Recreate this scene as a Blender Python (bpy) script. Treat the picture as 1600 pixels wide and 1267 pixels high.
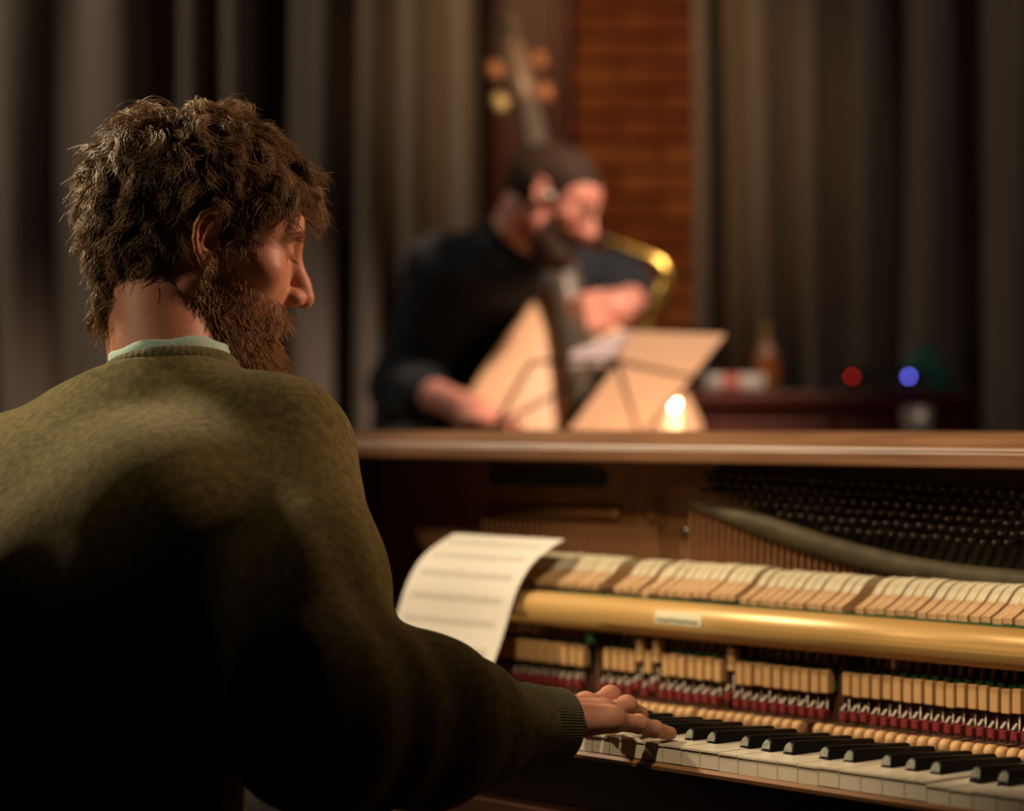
import bpy, bmesh, math, random
import numpy as np
from mathutils import Vector, Matrix

for o in list(bpy.data.objects): bpy.data.objects.remove(o, do_unlink=True)
SC = bpy.context.scene
COL = SC.collection
random.seed(7); RNG = np.random.default_rng(11)
PI = math.pi

# ------------------------------------------------------------------ camera
F = 3778.0; HY = 660.0; CZ = 1.03            # focal length and horizon in pixels of the 1600x1267 frame
cam_d = bpy.data.cameras.new('camera'); cam = bpy.data.objects.new('camera', cam_d); COL.objects.link(cam)
cam_d.sensor_fit = 'HORIZONTAL'; cam_d.sensor_width = 36.0; cam_d.lens = F/1600*36
cam.location = (0, 0, CZ); cam.rotation_euler = (PI/2 + math.atan((HY-633.5)/F), 0, 0)
cam_d.clip_start = .05; cam_d.clip_end = 60
cam_d.dof.use_dof = True; cam_d.dof.focus_distance = 2.2; cam_d.dof.aperture_fstop = 3.0
SC.camera = cam

# ------------------------------------------------------------------ light and exposure
w = bpy.data.worlds.new('World'); SC.world = w; w.use_nodes = True
w.node_tree.nodes['Background'].inputs[0].default_value = (1.0, .74, .5, 1); w.node_tree.nodes['Background'].inputs[1].default_value = .012
SC.view_settings.view_transform = 'Standard'; SC.view_settings.look = 'None'
SC.view_settings.gamma = 1; SC.view_settings.use_curve_mapping = False; SC.view_settings.exposure = 0
def lamp(name, kind, loc, target, energy, color, size=.2, spot=60, blend=.6):
    d = bpy.data.lights.new(name, kind); d.energy = energy; d.color = color
    if kind == 'SPOT': d.spot_size = math.radians(spot); d.spot_blend = blend; d.shadow_soft_size = size
    elif kind == 'AREA': d.size = size
    else: d.shadow_soft_size = size
    o = bpy.data.objects.new(name, d); COL.objects.link(o); o.location = loc
    o.rotation_euler = (Vector(target)-Vector(loc)).to_track_quat('-Z', 'Y').to_euler()
    return o
lamp('ceiling_spot_over_pianist', 'SPOT', (-1.8, 3.45, 2.6), (-.2, 2.5, 1.0), 330, (1, .78, .52), .08, 40, .6)
lamp('added_side_spot_on_pianist', 'SPOT', (-1.7, 1.75, 2.0), (-.34, 2.25, 1.17), 42, (1, .78, .52), .06, 24, .9)  # added spot, brightens the hair and upper back from the left
lamp('added_spot_on_piano', 'SPOT', (-.35, .95, 2.7), (.55, 2.6, .82), 140, (1, .78, .52), .06, 30.5, .35)  # added spot for the action fronts, cone narrowed to spare the sweater
lamp('added_side_spot_on_face', 'SPOT', (1.65, 2.75, 1.95), (-.22, 2.36, 1.24), 150, (1, .62, .40), .10, 33, .8)  # added low lamp out of view at the right, aimed at the pianist's face
lamp('ceiling_spot_over_bass', 'SPOT', (1.45, 3.95, 2.95), (.1, 5.05, 1.2), 470, (1, .70, .52), .12, 46, .6)
lamp('ceiling_spot_on_bricks', 'SPOT', (-.25, 4.6, 3.15), (.35, 7.0, 1.6), 130, (1, .58, .28), .15, 34, .6)
lamp('ceiling_wash_on_curtains', 'AREA', (-2.7, 5.1, 2.9), (-.9, 6.4, 1.4), 26, (1, .82, .62), .6)
lamp('ceiling_wash_on_right_curtain', 'AREA', (1.9, 5.0, 3.1), (1.3, 6.4, 1.7), 3.5, (1, .82, .66), .5)

# ------------------------------------------------------------------ piano frame
TH = math.radians(48.647)
EX = np.array([math.cos(TH), -math.sin(TH)]); EY = np.array([math.sin(TH), math.cos(TH)])
ORG = np.array([.12222, 2.22897]); KZ = .73608          # front top edge of the white keys
def px_y(px, py, yp):                                   # pixel + depth in the piano -> (x, z) in the piano
    k = (px-800)/F; Y = (yp+ORG@EY)/(k*EY[0]+EY[1]); P = np.array([k*Y, Y])-ORG
    return P@EX, CZ+(HY-py)/F*Y
def W(px, py, Y): return np.array([(px-800)/F*Y, Y, CZ+(HY-py)/F*Y])    # pixel at a depth -> world

# ------------------------------------------------------------------ materials
def mat(name, col, rough=.6, metal=0, var=None, vscale=8, vstretch=(1, 1, 1), bump=0, bscale=60, bstretch=(1, 1, 1), sheen=0, coat=0, sss=0, trans=0, emit=None, estr=0, spec=.5, detail=4, ramp=(.35, .65)):
    m = bpy.data.materials.new(name); m.use_nodes = True; nt = m.node_tree; b = nt.nodes['Principled BSDF']
    b.inputs['Base Color'].default_value = (*col, 1); b.inputs['Roughness'].default_value = rough; b.inputs['Metallic'].default_value = metal
    b.inputs['Sheen Weight'].default_value = sheen; b.inputs['Coat Weight'].default_value = coat
    b.inputs['Transmission Weight'].default_value = trans; b.inputs['Specular IOR Level'].default_value = spec
    if sss:
        b.inputs['Subsurface Weight'].default_value = sss; b.inputs['Subsurface Radius'].default_value = (1, .35, .2); b.inputs['Subsurface Scale'].default_value = .006
    if emit: b.inputs['Emission Color'].default_value = (*emit, 1); b.inputs['Emission Strength'].default_value = estr
    tc = nt.nodes.new('ShaderNodeTexCoord')
    def noise(scale, stretch, det):
        mp = nt.nodes.new('ShaderNodeMapping'); mp.inputs['Scale'].default_value = stretch
        nt.links.new(tc.outputs['Object'], mp.inputs['Vector'])
        n = nt.nodes.new('ShaderNodeTexNoise'); n.inputs['Scale'].default_value = scale; n.inputs['Detail'].default_value = det
        nt.links.new(mp.outputs['Vector'], n.inputs['Vector']); return n
    if var:
        n = noise(vscale, vstretch, detail); r = nt.nodes.new('ShaderNodeValToRGB')
        r.color_ramp.elements[0].position = ramp[0]; r.color_ramp.elements[1].position = ramp[1]
        r.color_ramp.elements[0].color = (*col, 1); r.color_ramp.elements[1].color = (*var, 1)
        nt.links.new(n.outputs['Fac'], r.inputs['Fac']); nt.links.new(r.outputs['Color'], b.inputs['Base Color'])
    if bump:
        n = noise(bscale, bstretch, 3); bp = nt.nodes.new('ShaderNodeBump'); bp.inputs['Strength'].default_value = 1; bp.inputs['Distance'].default_value = bump
        nt.links.new(n.outputs['Fac'], bp.inputs['Height']); nt.links.new(bp.outputs['Normal'], b.inputs['Normal'])
    return m
M = {}
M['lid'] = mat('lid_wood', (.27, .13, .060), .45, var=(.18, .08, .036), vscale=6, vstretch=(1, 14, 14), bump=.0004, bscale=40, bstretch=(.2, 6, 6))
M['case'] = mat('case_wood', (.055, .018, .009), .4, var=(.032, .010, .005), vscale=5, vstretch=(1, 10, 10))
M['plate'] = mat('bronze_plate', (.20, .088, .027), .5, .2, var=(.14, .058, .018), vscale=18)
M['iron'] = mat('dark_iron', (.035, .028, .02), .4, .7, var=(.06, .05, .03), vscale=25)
M['bar'] = mat('iron_pressure_bar', (.040, .029, .011), .65, 0, var=(.075, .056, .024), vscale=30, spec=.25)
M['steel'] = mat('steel', (.30, .26, .2), .35, .9)
M['pin'] = mat('blued_pin', (.05, .034, .022), .5, .6)
M['string'] = mat('copper_string', (.32, .145, .06), .5, .3)
M['felt'] = mat('hammer_felt', (.66, .58, .40), .95, var=(.55, .47, .30), vscale=70, bump=.0006, bscale=500)
M['mould'] = mat('hammer_wood', (.62, .40, .21), .6, var=(.50, .29, .14), vscale=30, vstretch=(4, 1, 1))
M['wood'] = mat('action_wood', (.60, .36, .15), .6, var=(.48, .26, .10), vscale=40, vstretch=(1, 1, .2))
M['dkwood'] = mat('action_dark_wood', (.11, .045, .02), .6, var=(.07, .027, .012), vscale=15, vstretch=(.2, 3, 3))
M['rail'] = mat('gilt_rail', (.66, .41, .14), .38, .2, var=(.60, .35, .11), vscale=10, vstretch=(.3, 3, 3))
M['green'] = mat('green_felt', (.02, .09, .02), .95)
M['red'] = mat('red_felt', (.20, .014, .012), .95)
M['leather'] = mat('pale_leather', (.42, .33, .27), .8)
M['ivory'] = mat('ivory_key', (.74, .66, .52), .3, var=(.66, .57, .42), vscale=12)
M['ebony'] = mat('ebony_key', (.005, .0045, .0045), .42, spec=.22)
M['worn'] = mat('worn_ebony', (.26, .26, .21), .5, var=(.15, .15, .11), vscale=220)
M['slip'] = mat('key_slip_wood', (.24, .115, .042), .5, var=(.16, .07, .026), vscale=10, vstretch=(.5, 6, 6))
M['label'] = mat('cream_sticker', (.72, .68, .45), .7)
M['ink'] = mat('ink', (.05, .05, .04), .8)
M['paper'] = mat('sheet_paper', (.80, .74, .64), .8)
M['wool'] = mat('olive_wool', (.158, .128, .038), .95, var=(.092, .073, .020), vscale=120, bump=.0005, bscale=700, sheen=.1, spec=.1, detail=6)
M['wool'].node_tree.nodes['Principled BSDF'].inputs['Sheen Roughness'].default_value = .5
M['rib'] = mat('olive_rib_knit', (.135, .12, .048), .95, var=(.09, .08, .03), vscale=260, bump=.0006, bscale=600, sheen=.2, spec=.1)
M['mint'] = mat('mint_cotton', (.42, .62, .52), .9, var=(.37, .55, .46), vscale=40, bump=.0004, bscale=400)
M['skin'] = mat('skin', (.56, .27, .17), .5, var=(.50, .205, .13), vscale=38, bump=.0003, bscale=500, sss=.25, spec=.35)
M['skin_bg'] = mat('skin_background', (.60, .29, .22), .5, var=(.55, .20, .15), vscale=18)
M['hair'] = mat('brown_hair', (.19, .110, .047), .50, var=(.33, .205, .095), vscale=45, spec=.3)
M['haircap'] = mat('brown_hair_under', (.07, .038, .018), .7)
M['beard'] = mat('ginger_beard', (.27, .135, .05), .45, var=(.42, .24, .10), vscale=60)
M['brow'] = mat('brow_hair', (.34, .18, .08), .5)
M['dkhair'] = mat('dark_hair', (.022, .011, .006), .75, var=(.04, .02, .01), vscale=40, spec=.2)
M['jeans'] = mat('blue_jeans', (.06, .085, .10), .9, var=(.04, .06, .075), vscale=80, bump=.0005, bscale=500)
M['black'] = mat('black_plastic', (.012, .012, .012), .5)
M['shoe'] = mat('dark_shoe', (.03, .022, .018), .5)
M['navy'] = mat('navy_wool', (.014, .020, .027), .95, var=(.008, .012, .016), vscale=30, sheen=.1, spec=.1)
M['spruce'] = mat('pale_spruce', (.80, .53, .33), .35, var=(.72, .45, .26), vscale=8, vstretch=(12, 12, .6), coat=.3)
M['maple'] = mat('amber_maple', (.45, .16, .04), .35, var=(.34, .10, .02), vscale=10, vstretch=(2, 2, 8), coat=.3)
M['fboard'] = mat('fingerboard', (.09, .075, .055), .35)
M['tuner'] = mat('tuner_wood', (.26, .10, .03), .6, spec=.2)
M['dullbrass'] = mat('dull_brass', (.30, .22, .07), .6, .4)
M['dkmaple'] = mat('dark_maple', (.15, .09, .045), .45)
M['brass'] = mat('lacquered_brass', (.72, .50, .12), .25, .95)
M['wax'] = mat('candle_wax', (.85, .72, .55), .5, sss=.4, emit=(1, .5, .2), estr=.6)
M['flame'] = mat('flame', (1, .8, .5), .5, emit=(1, .72, .38), estr=55)
M['curtain'] = mat('taupe_velvet', (.170, .142, .118), .95, var=(.140, .116, .096), vscale=4, vstretch=(6, 6, .4), sheen=.15, spec=.1)
M['brick'] = mat('orange_brick', (.30, .095, .028), .9, var=(.19, .05, .017), vscale=9, bump=.003, bscale=60)
M['brick2'] = mat('pale_brick', (.38, .14, .045), .9, var=(.26, .08, .025), vscale=9, bump=.003, bscale=60)
M['mortar'] = mat('mortar', (.16, .065, .026), .95, bump=.002, bscale=90)
M['mahog'] = mat('mahogany', (.10, .012, .006), .4, var=(.06, .008, .004), vscale=5, vstretch=(8, 8, .6))
M['floor'] = mat('floor_board', (.10, .055, .028), .5, var=(.07, .036, .018), vscale=4, vstretch=(1, 8, 1))
M['plaster'] = mat('plaster', (.20, .15, .11), .9, bump=.002, bscale=30)
M['glassbrown'] = mat('brown_glass', (.28, .12, .03), .15, spec=.6)
M['glass'] = mat('clear_glass', (.85, .9, .88), .08, trans=.9)
M['teal'] = mat('teal_cloth', (.03, .22, .19), .9, var=(.02, .14, .12), vscale=20)
M['white'] = mat('white_card', (.62, .60, .56), .7)
M['redprint'] = mat('red_print', (.5, .12, .10), .7)
M['ledred'] = mat('red_led', (.3, .0, .0), .5, emit=(1, .02, .02), estr=3)
M['ledblue'] = mat('blue_led', (.05, .05, .5), .5, emit=(.16, .16, 1), estr=11)
M['metalblk'] = mat('black_metal', (.02, .018, .016), .4, .6)
M['bronze'] = mat('bronze_tube', (.22, .15, .09), .4, .8)

# ------------------------------------------------------------------ object helpers
def root(name, label, cat, loc=(0, 0, 0), rz=0, group=None):
    o = bpy.data.objects.new(name, None); COL.objects.link(o); o.empty_display_size = .1
    o.location = loc; o.rotation_euler = (0, 0, rz); tag(o, label, cat, group); return o
def tag(o, label, cat, group=None, kind=None):
    if label: o['label'] = label
    if cat: o['category'] = cat
    if group: o['group'] = group
    if kind: o['kind'] = kind
    return o
def add(name, me, m, parent=None, loc=None, kind=None, smooth=None):
    o = bpy.data.objects.new(name, me); COL.objects.link(o)
    if m is not None and not me.materials: me.materials.append(m)
    if parent is not None: o.parent = parent
    if loc is not None: o.location = loc
    if kind: o['kind'] = kind
    if smooth: me.polygons.foreach_set('use_smooth', [True]*len(me.polygons))
    return o
def mesh(name, v, f):
    me = bpy.data.meshes.new(name); me.from_pydata([tuple(map(float, p)) for p in v], [], f); me.update(); return me
def mesh_np(name, V, Q):                                    # numpy verts + equal-size faces
    me = bpy.data.meshes.new(name); n = len(Q); k = Q.shape[1]
    me.vertices.add(len(V)); me.vertices.foreach_set('co', np.ascontiguousarray(V, np.float32).ravel())
    me.loops.add(n*k); me.loops.foreach_set('vertex_index', np.ascontiguousarray(Q, np.int32).ravel())
    me.polygons.add(n); me.polygons.foreach_set('loop_start', np.arange(n, dtype=np.int32)*k); me.polygons.foreach_set('loop_total', np.full(n, k, np.int32))
    me.update(calc_edges=True); me.validate(); return me
class MB:                                                   # collects shapes into one mesh
    def __init__(s): s.v = []; s.f = []; s.sm = []
    def raw(s, v, f, sm=False):
        n = len(s.v); s.v += [tuple(map(float, p)) for p in v]; s.f += [tuple(i+n for i in q) for q in f]; s.sm += [sm]*len(f); return s
    def box(s, a, b, bev=0):
        x0, y0, z0 = a; x1, y1, z1 = b
        if not bev:
            return s.raw([(x0,y0,z0),(x1,y0,z0),(x1,y1,z0),(x0,y1,z0),(x0,y0,z1),(x1,y0,z1),(x1,y1,z1),(x0,y1,z1)],
                         [(3,2,1,0),(4,5,6,7),(0,1,5,4),(1,2,6,5),(2,3,7,6),(3,0,4,7)])
        bm = bmesh.new(); bmesh.ops.create_cube(bm, size=1)
        for v in bm.verts: v.co = Vector(((x0+x1)/2+v.co.x*(x1-x0), (y0+y1)/2+v.co.y*(y1-y0), (z0+z1)/2+v.co.z*(z1-z0)))
        bmesh.ops.bevel(bm, geom=bm.edges[:], offset=bev, segments=2, affect='EDGES', profile=.5)
        bm.verts.index_update(); s.raw([v.co[:] for v in bm.verts], [tuple(v.index for v in f.verts) for f in bm.faces]); bm.free(); return s
    def tube(s, pts, r, n=8, cap=True, flat=(1, 1), up=None):
        pts = [Vector(p) for p in pts]; rs = r if hasattr(r, '__len__') else [r]*len(pts); V = []; Fc = []
        prev = None
        for i, p in enumerate(pts):
            d = (pts[min(i+1, len(pts)-1)]-pts[max(i-1, 0)]).normalized()
            if prev is None:
                u = Vector(up) if up else (Vector((0, 0, 1)) if abs(d.z) < .9 else Vector((1, 0, 0)))
            else: u = prev
            a = (u-d*u.dot(d)).normalized(); b = d.cross(a); prev = a
            for k in range(n):
                t = 2*PI*k/n; V.append(p+(a*math.cos(t)*flat[0]+b*math.sin(t)*flat[1])*rs[i])
        for i in range(len(pts)-1):
            for k in range(n): Fc.append((i*n+k, i*n+(k+1) % n, (i+1)*n+(k+1) % n, (i+1)*n+k))
        if cap: Fc.append(tuple(range(n-1, -1, -1))); Fc.append(tuple(range((len(pts)-1)*n, len(pts)*n)))
        return s.raw(V, Fc, True)
    def prism(s, poly, axis, a, b, sm=False):               # polygon in the two other axes, extruded along axis
        n = len(poly); V = []
        for t in (a, b):
            for p in poly:
                q = list(p); q.insert(axis, t); V.append(q)
        Fc = [tuple(range(n)), tuple(range(2*n-1, n-1, -1))]+[((i+1) % n, i, n+i, n+(i+1) % n) for i in range(n)]
        return s.raw(V, Fc, sm)
    def lathe(s, prof, n=24, c=(0, 0, 0), closed=False):
        V = [(c[0]+r*math.cos(2*PI*k/n), c[1]+r*math.sin(2*PI*k/n), c[2]+z) for r, z in prof for k in range(n)]
        Fc = [(i*n+k, i*n+(k+1) % n, (i+1)*n+(k+1) % n, (i+1)*n+k) for i in range(len(prof)-1) for k in range(n)]
        Fc += [tuple(range(n-1, -1, -1)), tuple(range((len(prof)-1)*n, len(prof)*n))]
        return s.raw(V, Fc, True)
    def loft(s, rings, close=True, caps=True):
        n = len(rings[0]); V = [p for r in rings for p in r]; e = n if close else n-1
        Fc = [(i*n+k, i*n+(k+1) % n, (i+1)*n+(k+1) % n, (i+1)*n+k) for i in range(len(rings)-1) for k in range(e)]
        if caps: Fc += [tuple(range(n-1, -1, -1)), tuple(range((len(rings)-1)*n, len(rings)*n))]
        return s.raw(V, Fc, True)
    def me(s, name):
        m = mesh(name, s.v, s.f); m.polygons.foreach_set('use_smooth', s.sm)
        bm = bmesh.new(); bm.from_mesh(m); bmesh.ops.recalc_face_normals(bm, faces=bm.faces[:]); bm.to_mesh(m); bm.free(); return m
    def build(s, name, m, parent=None, loc=None, kind=None): return add(name, s.me(name), m, parent, loc, kind)
    def xf(s, R, t): s.v = [tuple(np.asarray(R)@np.asarray(p)+np.asarray(t)) for p in s.v]; return s

# ------------------------------------------------------------------ signed distance modelling
def ell(P, c, r):
    q = (P-np.float32(c))/np.float32(r); k0 = np.sqrt((q*q).sum(1)); q /= np.float32(r); k1 = np.sqrt((q*q).sum(1))+1e-6
    return k0*(k0-1)/k1
def cap(P, a, b, r0, r1=None):
    a = np.float32(a); b = np.float32(b); r1 = r0 if r1 is None else r1; ab = b-a
    t = np.clip(((P-a)@ab)/(ab@ab), 0, 1); d = P-a-t[:, None]*ab
    return np.sqrt((d*d).sum(1))-(r0+t*(r1-r0))
def smin(a, b, k):
    h = np.clip(.5+.5*(b-a)/k, 0, 1); return b+(a-b)*h-k*h*(1-h)
def smax(a, b, k): return -smin(-a, -b, k)
def union(ds, k):
    d = ds[0]
    for e in ds[1:]: d = smin(d, e, k)
    return d
def chain(P, pts, rs, k=.0):
    d = None
    for i in range(len(pts)-1):
        e = cap(P, pts[i], pts[i+1], rs[i], rs[i+1]); d = e if d is None else (smin(d, e, k) if k else np.minimum(d, e))
    return d
def wob(P, scale, seed, n=6):                               # smooth noise, about -1..1
    r = np.random.default_rng(seed); o = np.zeros(len(P), np.float32)
    for i in range(n):
        v = r.normal(size=3); v = v/np.linalg.norm(v)*scale*r.uniform(.6, 1.6); o += np.sin(P@np.float32(v)+np.float32(r.uniform(0, 6.3)))
    return o/n*1.6
def sdf_mesh(name, fn, lo, hi, h):
    lo = np.array(lo, float); nb = np.ceil((np.array(hi)-lo)/(4*h)).astype(int)
    def pts(idx, st): return (idx*st+lo).astype(np.float32)
    gc = np.stack(np.meshgrid(*[np.arange(k+1) for k in nb], indexing='ij'), -1).reshape(-1, 3)
    dc = fn(pts(gc, 4*h)).reshape(nb+1)
    mn = np.full(nb, 9., np.float32)
    for i in (0, 1):
        for j in (0, 1):
            for k in (0, 1): mn = np.minimum(mn, np.abs(dc[i:nb[0]+i, j:nb[1]+j, k:nb[2]+k]))
    near = mn < 4*h*1.5
    nf = nb*4+1
    v = np.repeat(np.repeat(np.repeat(dc, 4, 0), 4, 1), 4, 2)[:nf[0], :nf[1], :nf[2]].astype(np.float32).copy()
    mk = np.zeros(nf, bool); nz = np.argwhere(near)
    big = np.repeat(np.repeat(np.repeat(near, 4, 0), 4, 1), 4, 2)
    for i in (0, 1):
        for j in (0, 1):
            for k in (0, 1): mk[i:nf[0]-1+i, j:nf[1]-1+j, k:nf[2]-1+k] |= big
    ii = np.argwhere(mk); v[mk] = fn(pts(ii, h))
    s = v < 0
    cs = np.zeros(np.array(nf)-1, np.int8)
    for i in (0, 1):
        for j in (0, 1):
            for k in (0, 1): cs += s[i:nf[0]-1+i, j:nf[1]-1+j, k:nf[2]-1+k]
    act = np.argwhere((cs > 0) & (cs < 8)); vid = np.full(cs.shape, -1, np.int32); vid[tuple(act.T)] = np.arange(len(act))
    cor = [(i, j, k) for i in (0, 1) for j in (0, 1) for k in (0, 1)]
    cv = np.stack([v[act[:, 0]+c[0], act[:, 1]+c[1], act[:, 2]+c[2]] for c in cor], 1)
    acc = np.zeros((len(act), 3)); cnt = np.zeros(len(act))
    for a in range(8):
        for b in range(a+1, 8):
            if sum(abs(cor[a][q]-cor[b][q]) for q in range(3)) != 1: continue
            x = (cv[:, a] < 0) != (cv[:, b] < 0); t = cv[:, a]/(cv[:, a]-cv[:, b]+1e-12); t = np.clip(t, 0, 1)[:, None]
            p = np.array(cor[a])*(1-t)+np.array(cor[b])*t; acc[x] += p[x]; cnt[x] += 1
    V = (act+acc/cnt[:, None])*h+lo
    Q = []
    for ax in range(3):
        sl0 = [slice(None)]*3; sl1 = [slice(None)]*3; sl0[ax] = slice(0, -1); sl1[ax] = slice(1, None)
        a = s[tuple(sl0)]; b = s[tuple(sl1)]; e = np.argwhere(a != b); u, w_ = [(1, 2), (2, 0), (0, 1)][ax]
        e = e[(e[:, u] > 0) & (e[:, w_] > 0) & (e[:, u] < nf[u]-1) & (e[:, w_] < nf[w_]-1)]
        flip = a[tuple(e.T)]
        def cell(du, dw):
            c = e.copy(); c[:, u] += du; c[:, w_] += dw; return vid[tuple(c.T)]
        q = np.stack([cell(-1, -1), cell(0, -1), cell(0, 0), cell(-1, 0)], 1)
        q[~flip] = q[~flip][:, ::-1]; Q.append(q)
    return V, np.concatenate(Q)
def vnormals(V, Q):
    n = np.cross(V[Q[:, 2]]-V[Q[:, 0]], V[Q[:, 3]]-V[Q[:, 1]]); N = np.zeros_like(V)
    for k in range(4): np.add.at(N, Q[:, k], n)
    return N/(np.linalg.norm(N, axis=1, keepdims=True)+1e-12)
def relax(V, Q, it=2, f=.5):
    for _ in range(it):
        S = np.zeros_like(V); c = np.zeros(len(V))
        for k in range(4):
            np.add.at(S, Q[:, k], V[Q[:, (k+1) % 4]]+V[Q[:, k-1]]); np.add.at(c, Q[:, k], 2)
        V = V*(1-f)+f*S/c[:, None]
    return V
def strands(paths, r0, r1, sides=3):                        # paths (N,K,3) -> tapered tubes in one mesh
    N, K, _ = paths.shape
    d = np.gradient(paths, axis=1); d /= np.linalg.norm(d, axis=2, keepdims=True)+1e-9
    ref = np.where(np.abs(d[..., 2:3]) < .9, np.array([0, 0, 1.]), np.array([1., 0, 0]))
    a = np.cross(d, ref); a /= np.linalg.norm(a, axis=2, keepdims=True)+1e-9; b = np.cross(d, a)
    rr = (r0+(r1-r0)*np.linspace(0, 1, K)**1.5)[None, :, None]
    ring = [paths+(a*math.cos(2*PI*k/sides)+b*math.sin(2*PI*k/sides))*rr for k in range(sides)]
    V = np.stack(ring, 2).reshape(-1, 3)
    base = (np.arange(N)[:, None, None]*K+np.arange(K-1)[None, :, None])*sides; k = np.arange(sides)[None, None, :]; k2 = (k+1) % sides
    Q = np.stack([base+k, base+k2, base+sides+k2, base+sides+k], -1).reshape(-1, 4)
    return V, Q
# ------------------------------------------------------------------ the room
def struct(name, mb, m): o = mb.build(name, m); o['kind'] = 'structure'; return o
struct('floor', MB().box((-4, -2.5, -.06), (4, 7.2, 0)), M['floor'])
struct('ceiling', MB().box((-4, -2.5, 3.3), (4, 7.2, 3.36)), M['plaster'])
struct('wall_left', MB().box((-4.1, -2.5, 0), (-4, 7.2, 3.3)), M['plaster'])
struct('wall_right', MB().box((4, -2.5, 0), (4.1, 7.2, 3.3)), M['plaster'])
struct('wall_front', MB().box((-4, -2.6, 0), (4, -2.5, 3.3)), M['plaster'])
wall = struct('wall_back', MB().box((-4, 7.0, 0), (4, 7.2, 3.3)), M['mortar'])
bk = [MB().box((-.119, -.018, -.0325), (.119, .02, .0325), .004).me('brick') for _ in range(2)]
bk[0].materials.append(M['brick']); bk[1].materials.append(M['brick2'])
for r in range(26):
    for c in range(7):
        x = .06+(c-1)*.25+(.125 if r % 2 else 0); z = .72+r*.077
        if x < .05 or x > .78: continue
        o = add('brick', bk[1 if random.random() < .4 else 0], None, wall, (x+random.uniform(-.002, .002), 7.0+random.uniform(-.004, .003), z))
        o.rotation_euler = (0, random.uniform(-.006, .006), random.uniform(-.01, .01))
pil = MB().box((-.42, 6.9, 0), (.165, 7.0, 3.3), .006); pil.box((-.36, 6.885, .2), (.13, 6.905, 3.1), .008)
struct('trim_1', pil, M['mahog'])

def curtain(name, label, pts, ext0, ext1, amp=.10):
    # pts: (pixel x, +1 ridge / -1 valley) along the cloth, hung at depth 6.35
    xs = [(p-800)/F*6.35 for p, s in pts]; ss = [s for p, s in pts]
    while xs[0] > ext0: xs.insert(0, xs[0]-random.uniform(.07, .12)); ss.insert(0, -np.sign(ss[0])*random.uniform(.6, 1))
    while xs[-1] < ext1: xs.append(xs[-1]+random.uniform(.07, .12)); ss.append(-np.sign(ss[-1])*random.uniform(.6, 1))
    U = []
    for i in range(len(xs)-1):
        for t in np.linspace(0, 1, 9)[:-1]:
            u = (1-math.cos(PI*t))/2; U.append((xs[i]+(xs[i+1]-xs[i])*(t+.10*math.sin(2*PI*t)), ss[i]+(ss[i+1]-ss[i])*u))
    zs = np.linspace(.015, 3.285, 24); V = []
    for j, z in enumerate(zs):
        for x, s in U:
            k = .78+.22*math.sin(z*1.3+x*3); sw = .012*math.sin(z*2.1+x*9)*(1-z/3.3)
            V.append((x+sw, 6.35-s*amp*k+.012*math.sin(x*41+z*1.7), z))
    n = len(U); Fc = [(j*n+i, j*n+i+1, (j+1)*n+i+1, (j+1)*n+i) for j in range(len(zs)-1) for i in range(n-1)]
    o = add(name, mesh(name, V, Fc), M['curtain'], smooth=True); tag(o, label, 'curtain', 'stage curtains'); return o
curtain('curtain', 'grey-brown pleated stage curtain behind the pianist\'s head, left of the brick wall',
        [(25, .8), (92, -.9), (185, .9), (262, -.8), (300, .3), (328, -1), (370, .9), (430, -1), (478, .35), (505, .6), (540, -1), (578, .6), (606, -1), (638, .7), (672, -.9), (725, .9), (752, .2)], -2.1, -.09)
curtain('curtain', 'dark grey pleated stage curtain behind the cabinet, right of the brick wall',
        [(1080, .5), (1095, .8), (1124, -1), (1190, .4), (1240, -.2), (1265, .5), (1300, .1), (1350, .3), (1388, -1.1), (1440, .5), (1475, .1), (1505, -1.3), (1560, .5), (1592, .8), (1640, -.7)], .48, 2.3)

# ------------------------------------------------------------------ the piano
piano = root('upright_piano', 'open brown upright piano with bare hammers and white keys showing', 'piano', (ORG[0], ORG[1], 0), -TH)
def pp(mb, name, m, parent=None, kind=None): return mb.build(name, M[m], parent or piano, None, kind)
X0, X1 = -.7115, .5215
XL, XR = -1.035, .595                                        # case ends
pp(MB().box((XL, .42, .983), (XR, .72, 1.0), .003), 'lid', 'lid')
pp(MB().prism([(.421, 1.0005), (.4225, 1.0035), (.447, 1.0180), (.456, 1.0195), (.70, 1.0195), (.70, 1.0005)], 0, XL, XR), 'folded_lid_flap', 'lid')
for a, b in ((XL, XL+.03), (XR-.03, XR)):
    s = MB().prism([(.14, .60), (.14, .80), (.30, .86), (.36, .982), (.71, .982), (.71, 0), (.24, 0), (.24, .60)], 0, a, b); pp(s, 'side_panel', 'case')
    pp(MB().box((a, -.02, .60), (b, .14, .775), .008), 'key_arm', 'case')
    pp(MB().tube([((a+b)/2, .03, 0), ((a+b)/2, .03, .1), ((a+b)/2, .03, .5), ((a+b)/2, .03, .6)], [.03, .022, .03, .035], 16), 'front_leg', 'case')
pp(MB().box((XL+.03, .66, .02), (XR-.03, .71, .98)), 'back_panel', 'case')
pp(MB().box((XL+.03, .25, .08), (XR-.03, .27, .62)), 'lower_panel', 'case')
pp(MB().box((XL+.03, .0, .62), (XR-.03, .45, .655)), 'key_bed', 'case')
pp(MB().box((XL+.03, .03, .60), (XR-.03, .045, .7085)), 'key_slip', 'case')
sl = MB().prism([(-.004, .7125), (-.0050, .716), (.000, .7188), (.05, .7188), (.05, .7085), (.03, .7085)], 0, XL+.03, XR-.03); pp(sl, 'key_slip_edge', 'slip')
pp(MB().box((XL+.03, .155, .655), (XR-.03, .175, .733)), 'fallboard_rest', 'ebony')
pp(MB().box((XL+.032, -.005, .655), (X0-.003, .155, .77), .004), 'key_block', 'case'); pp(MB().box((X1+.003, -.005, .655), (X1+.046, .155, .77), .004), 'key_block', 'case')
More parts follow.
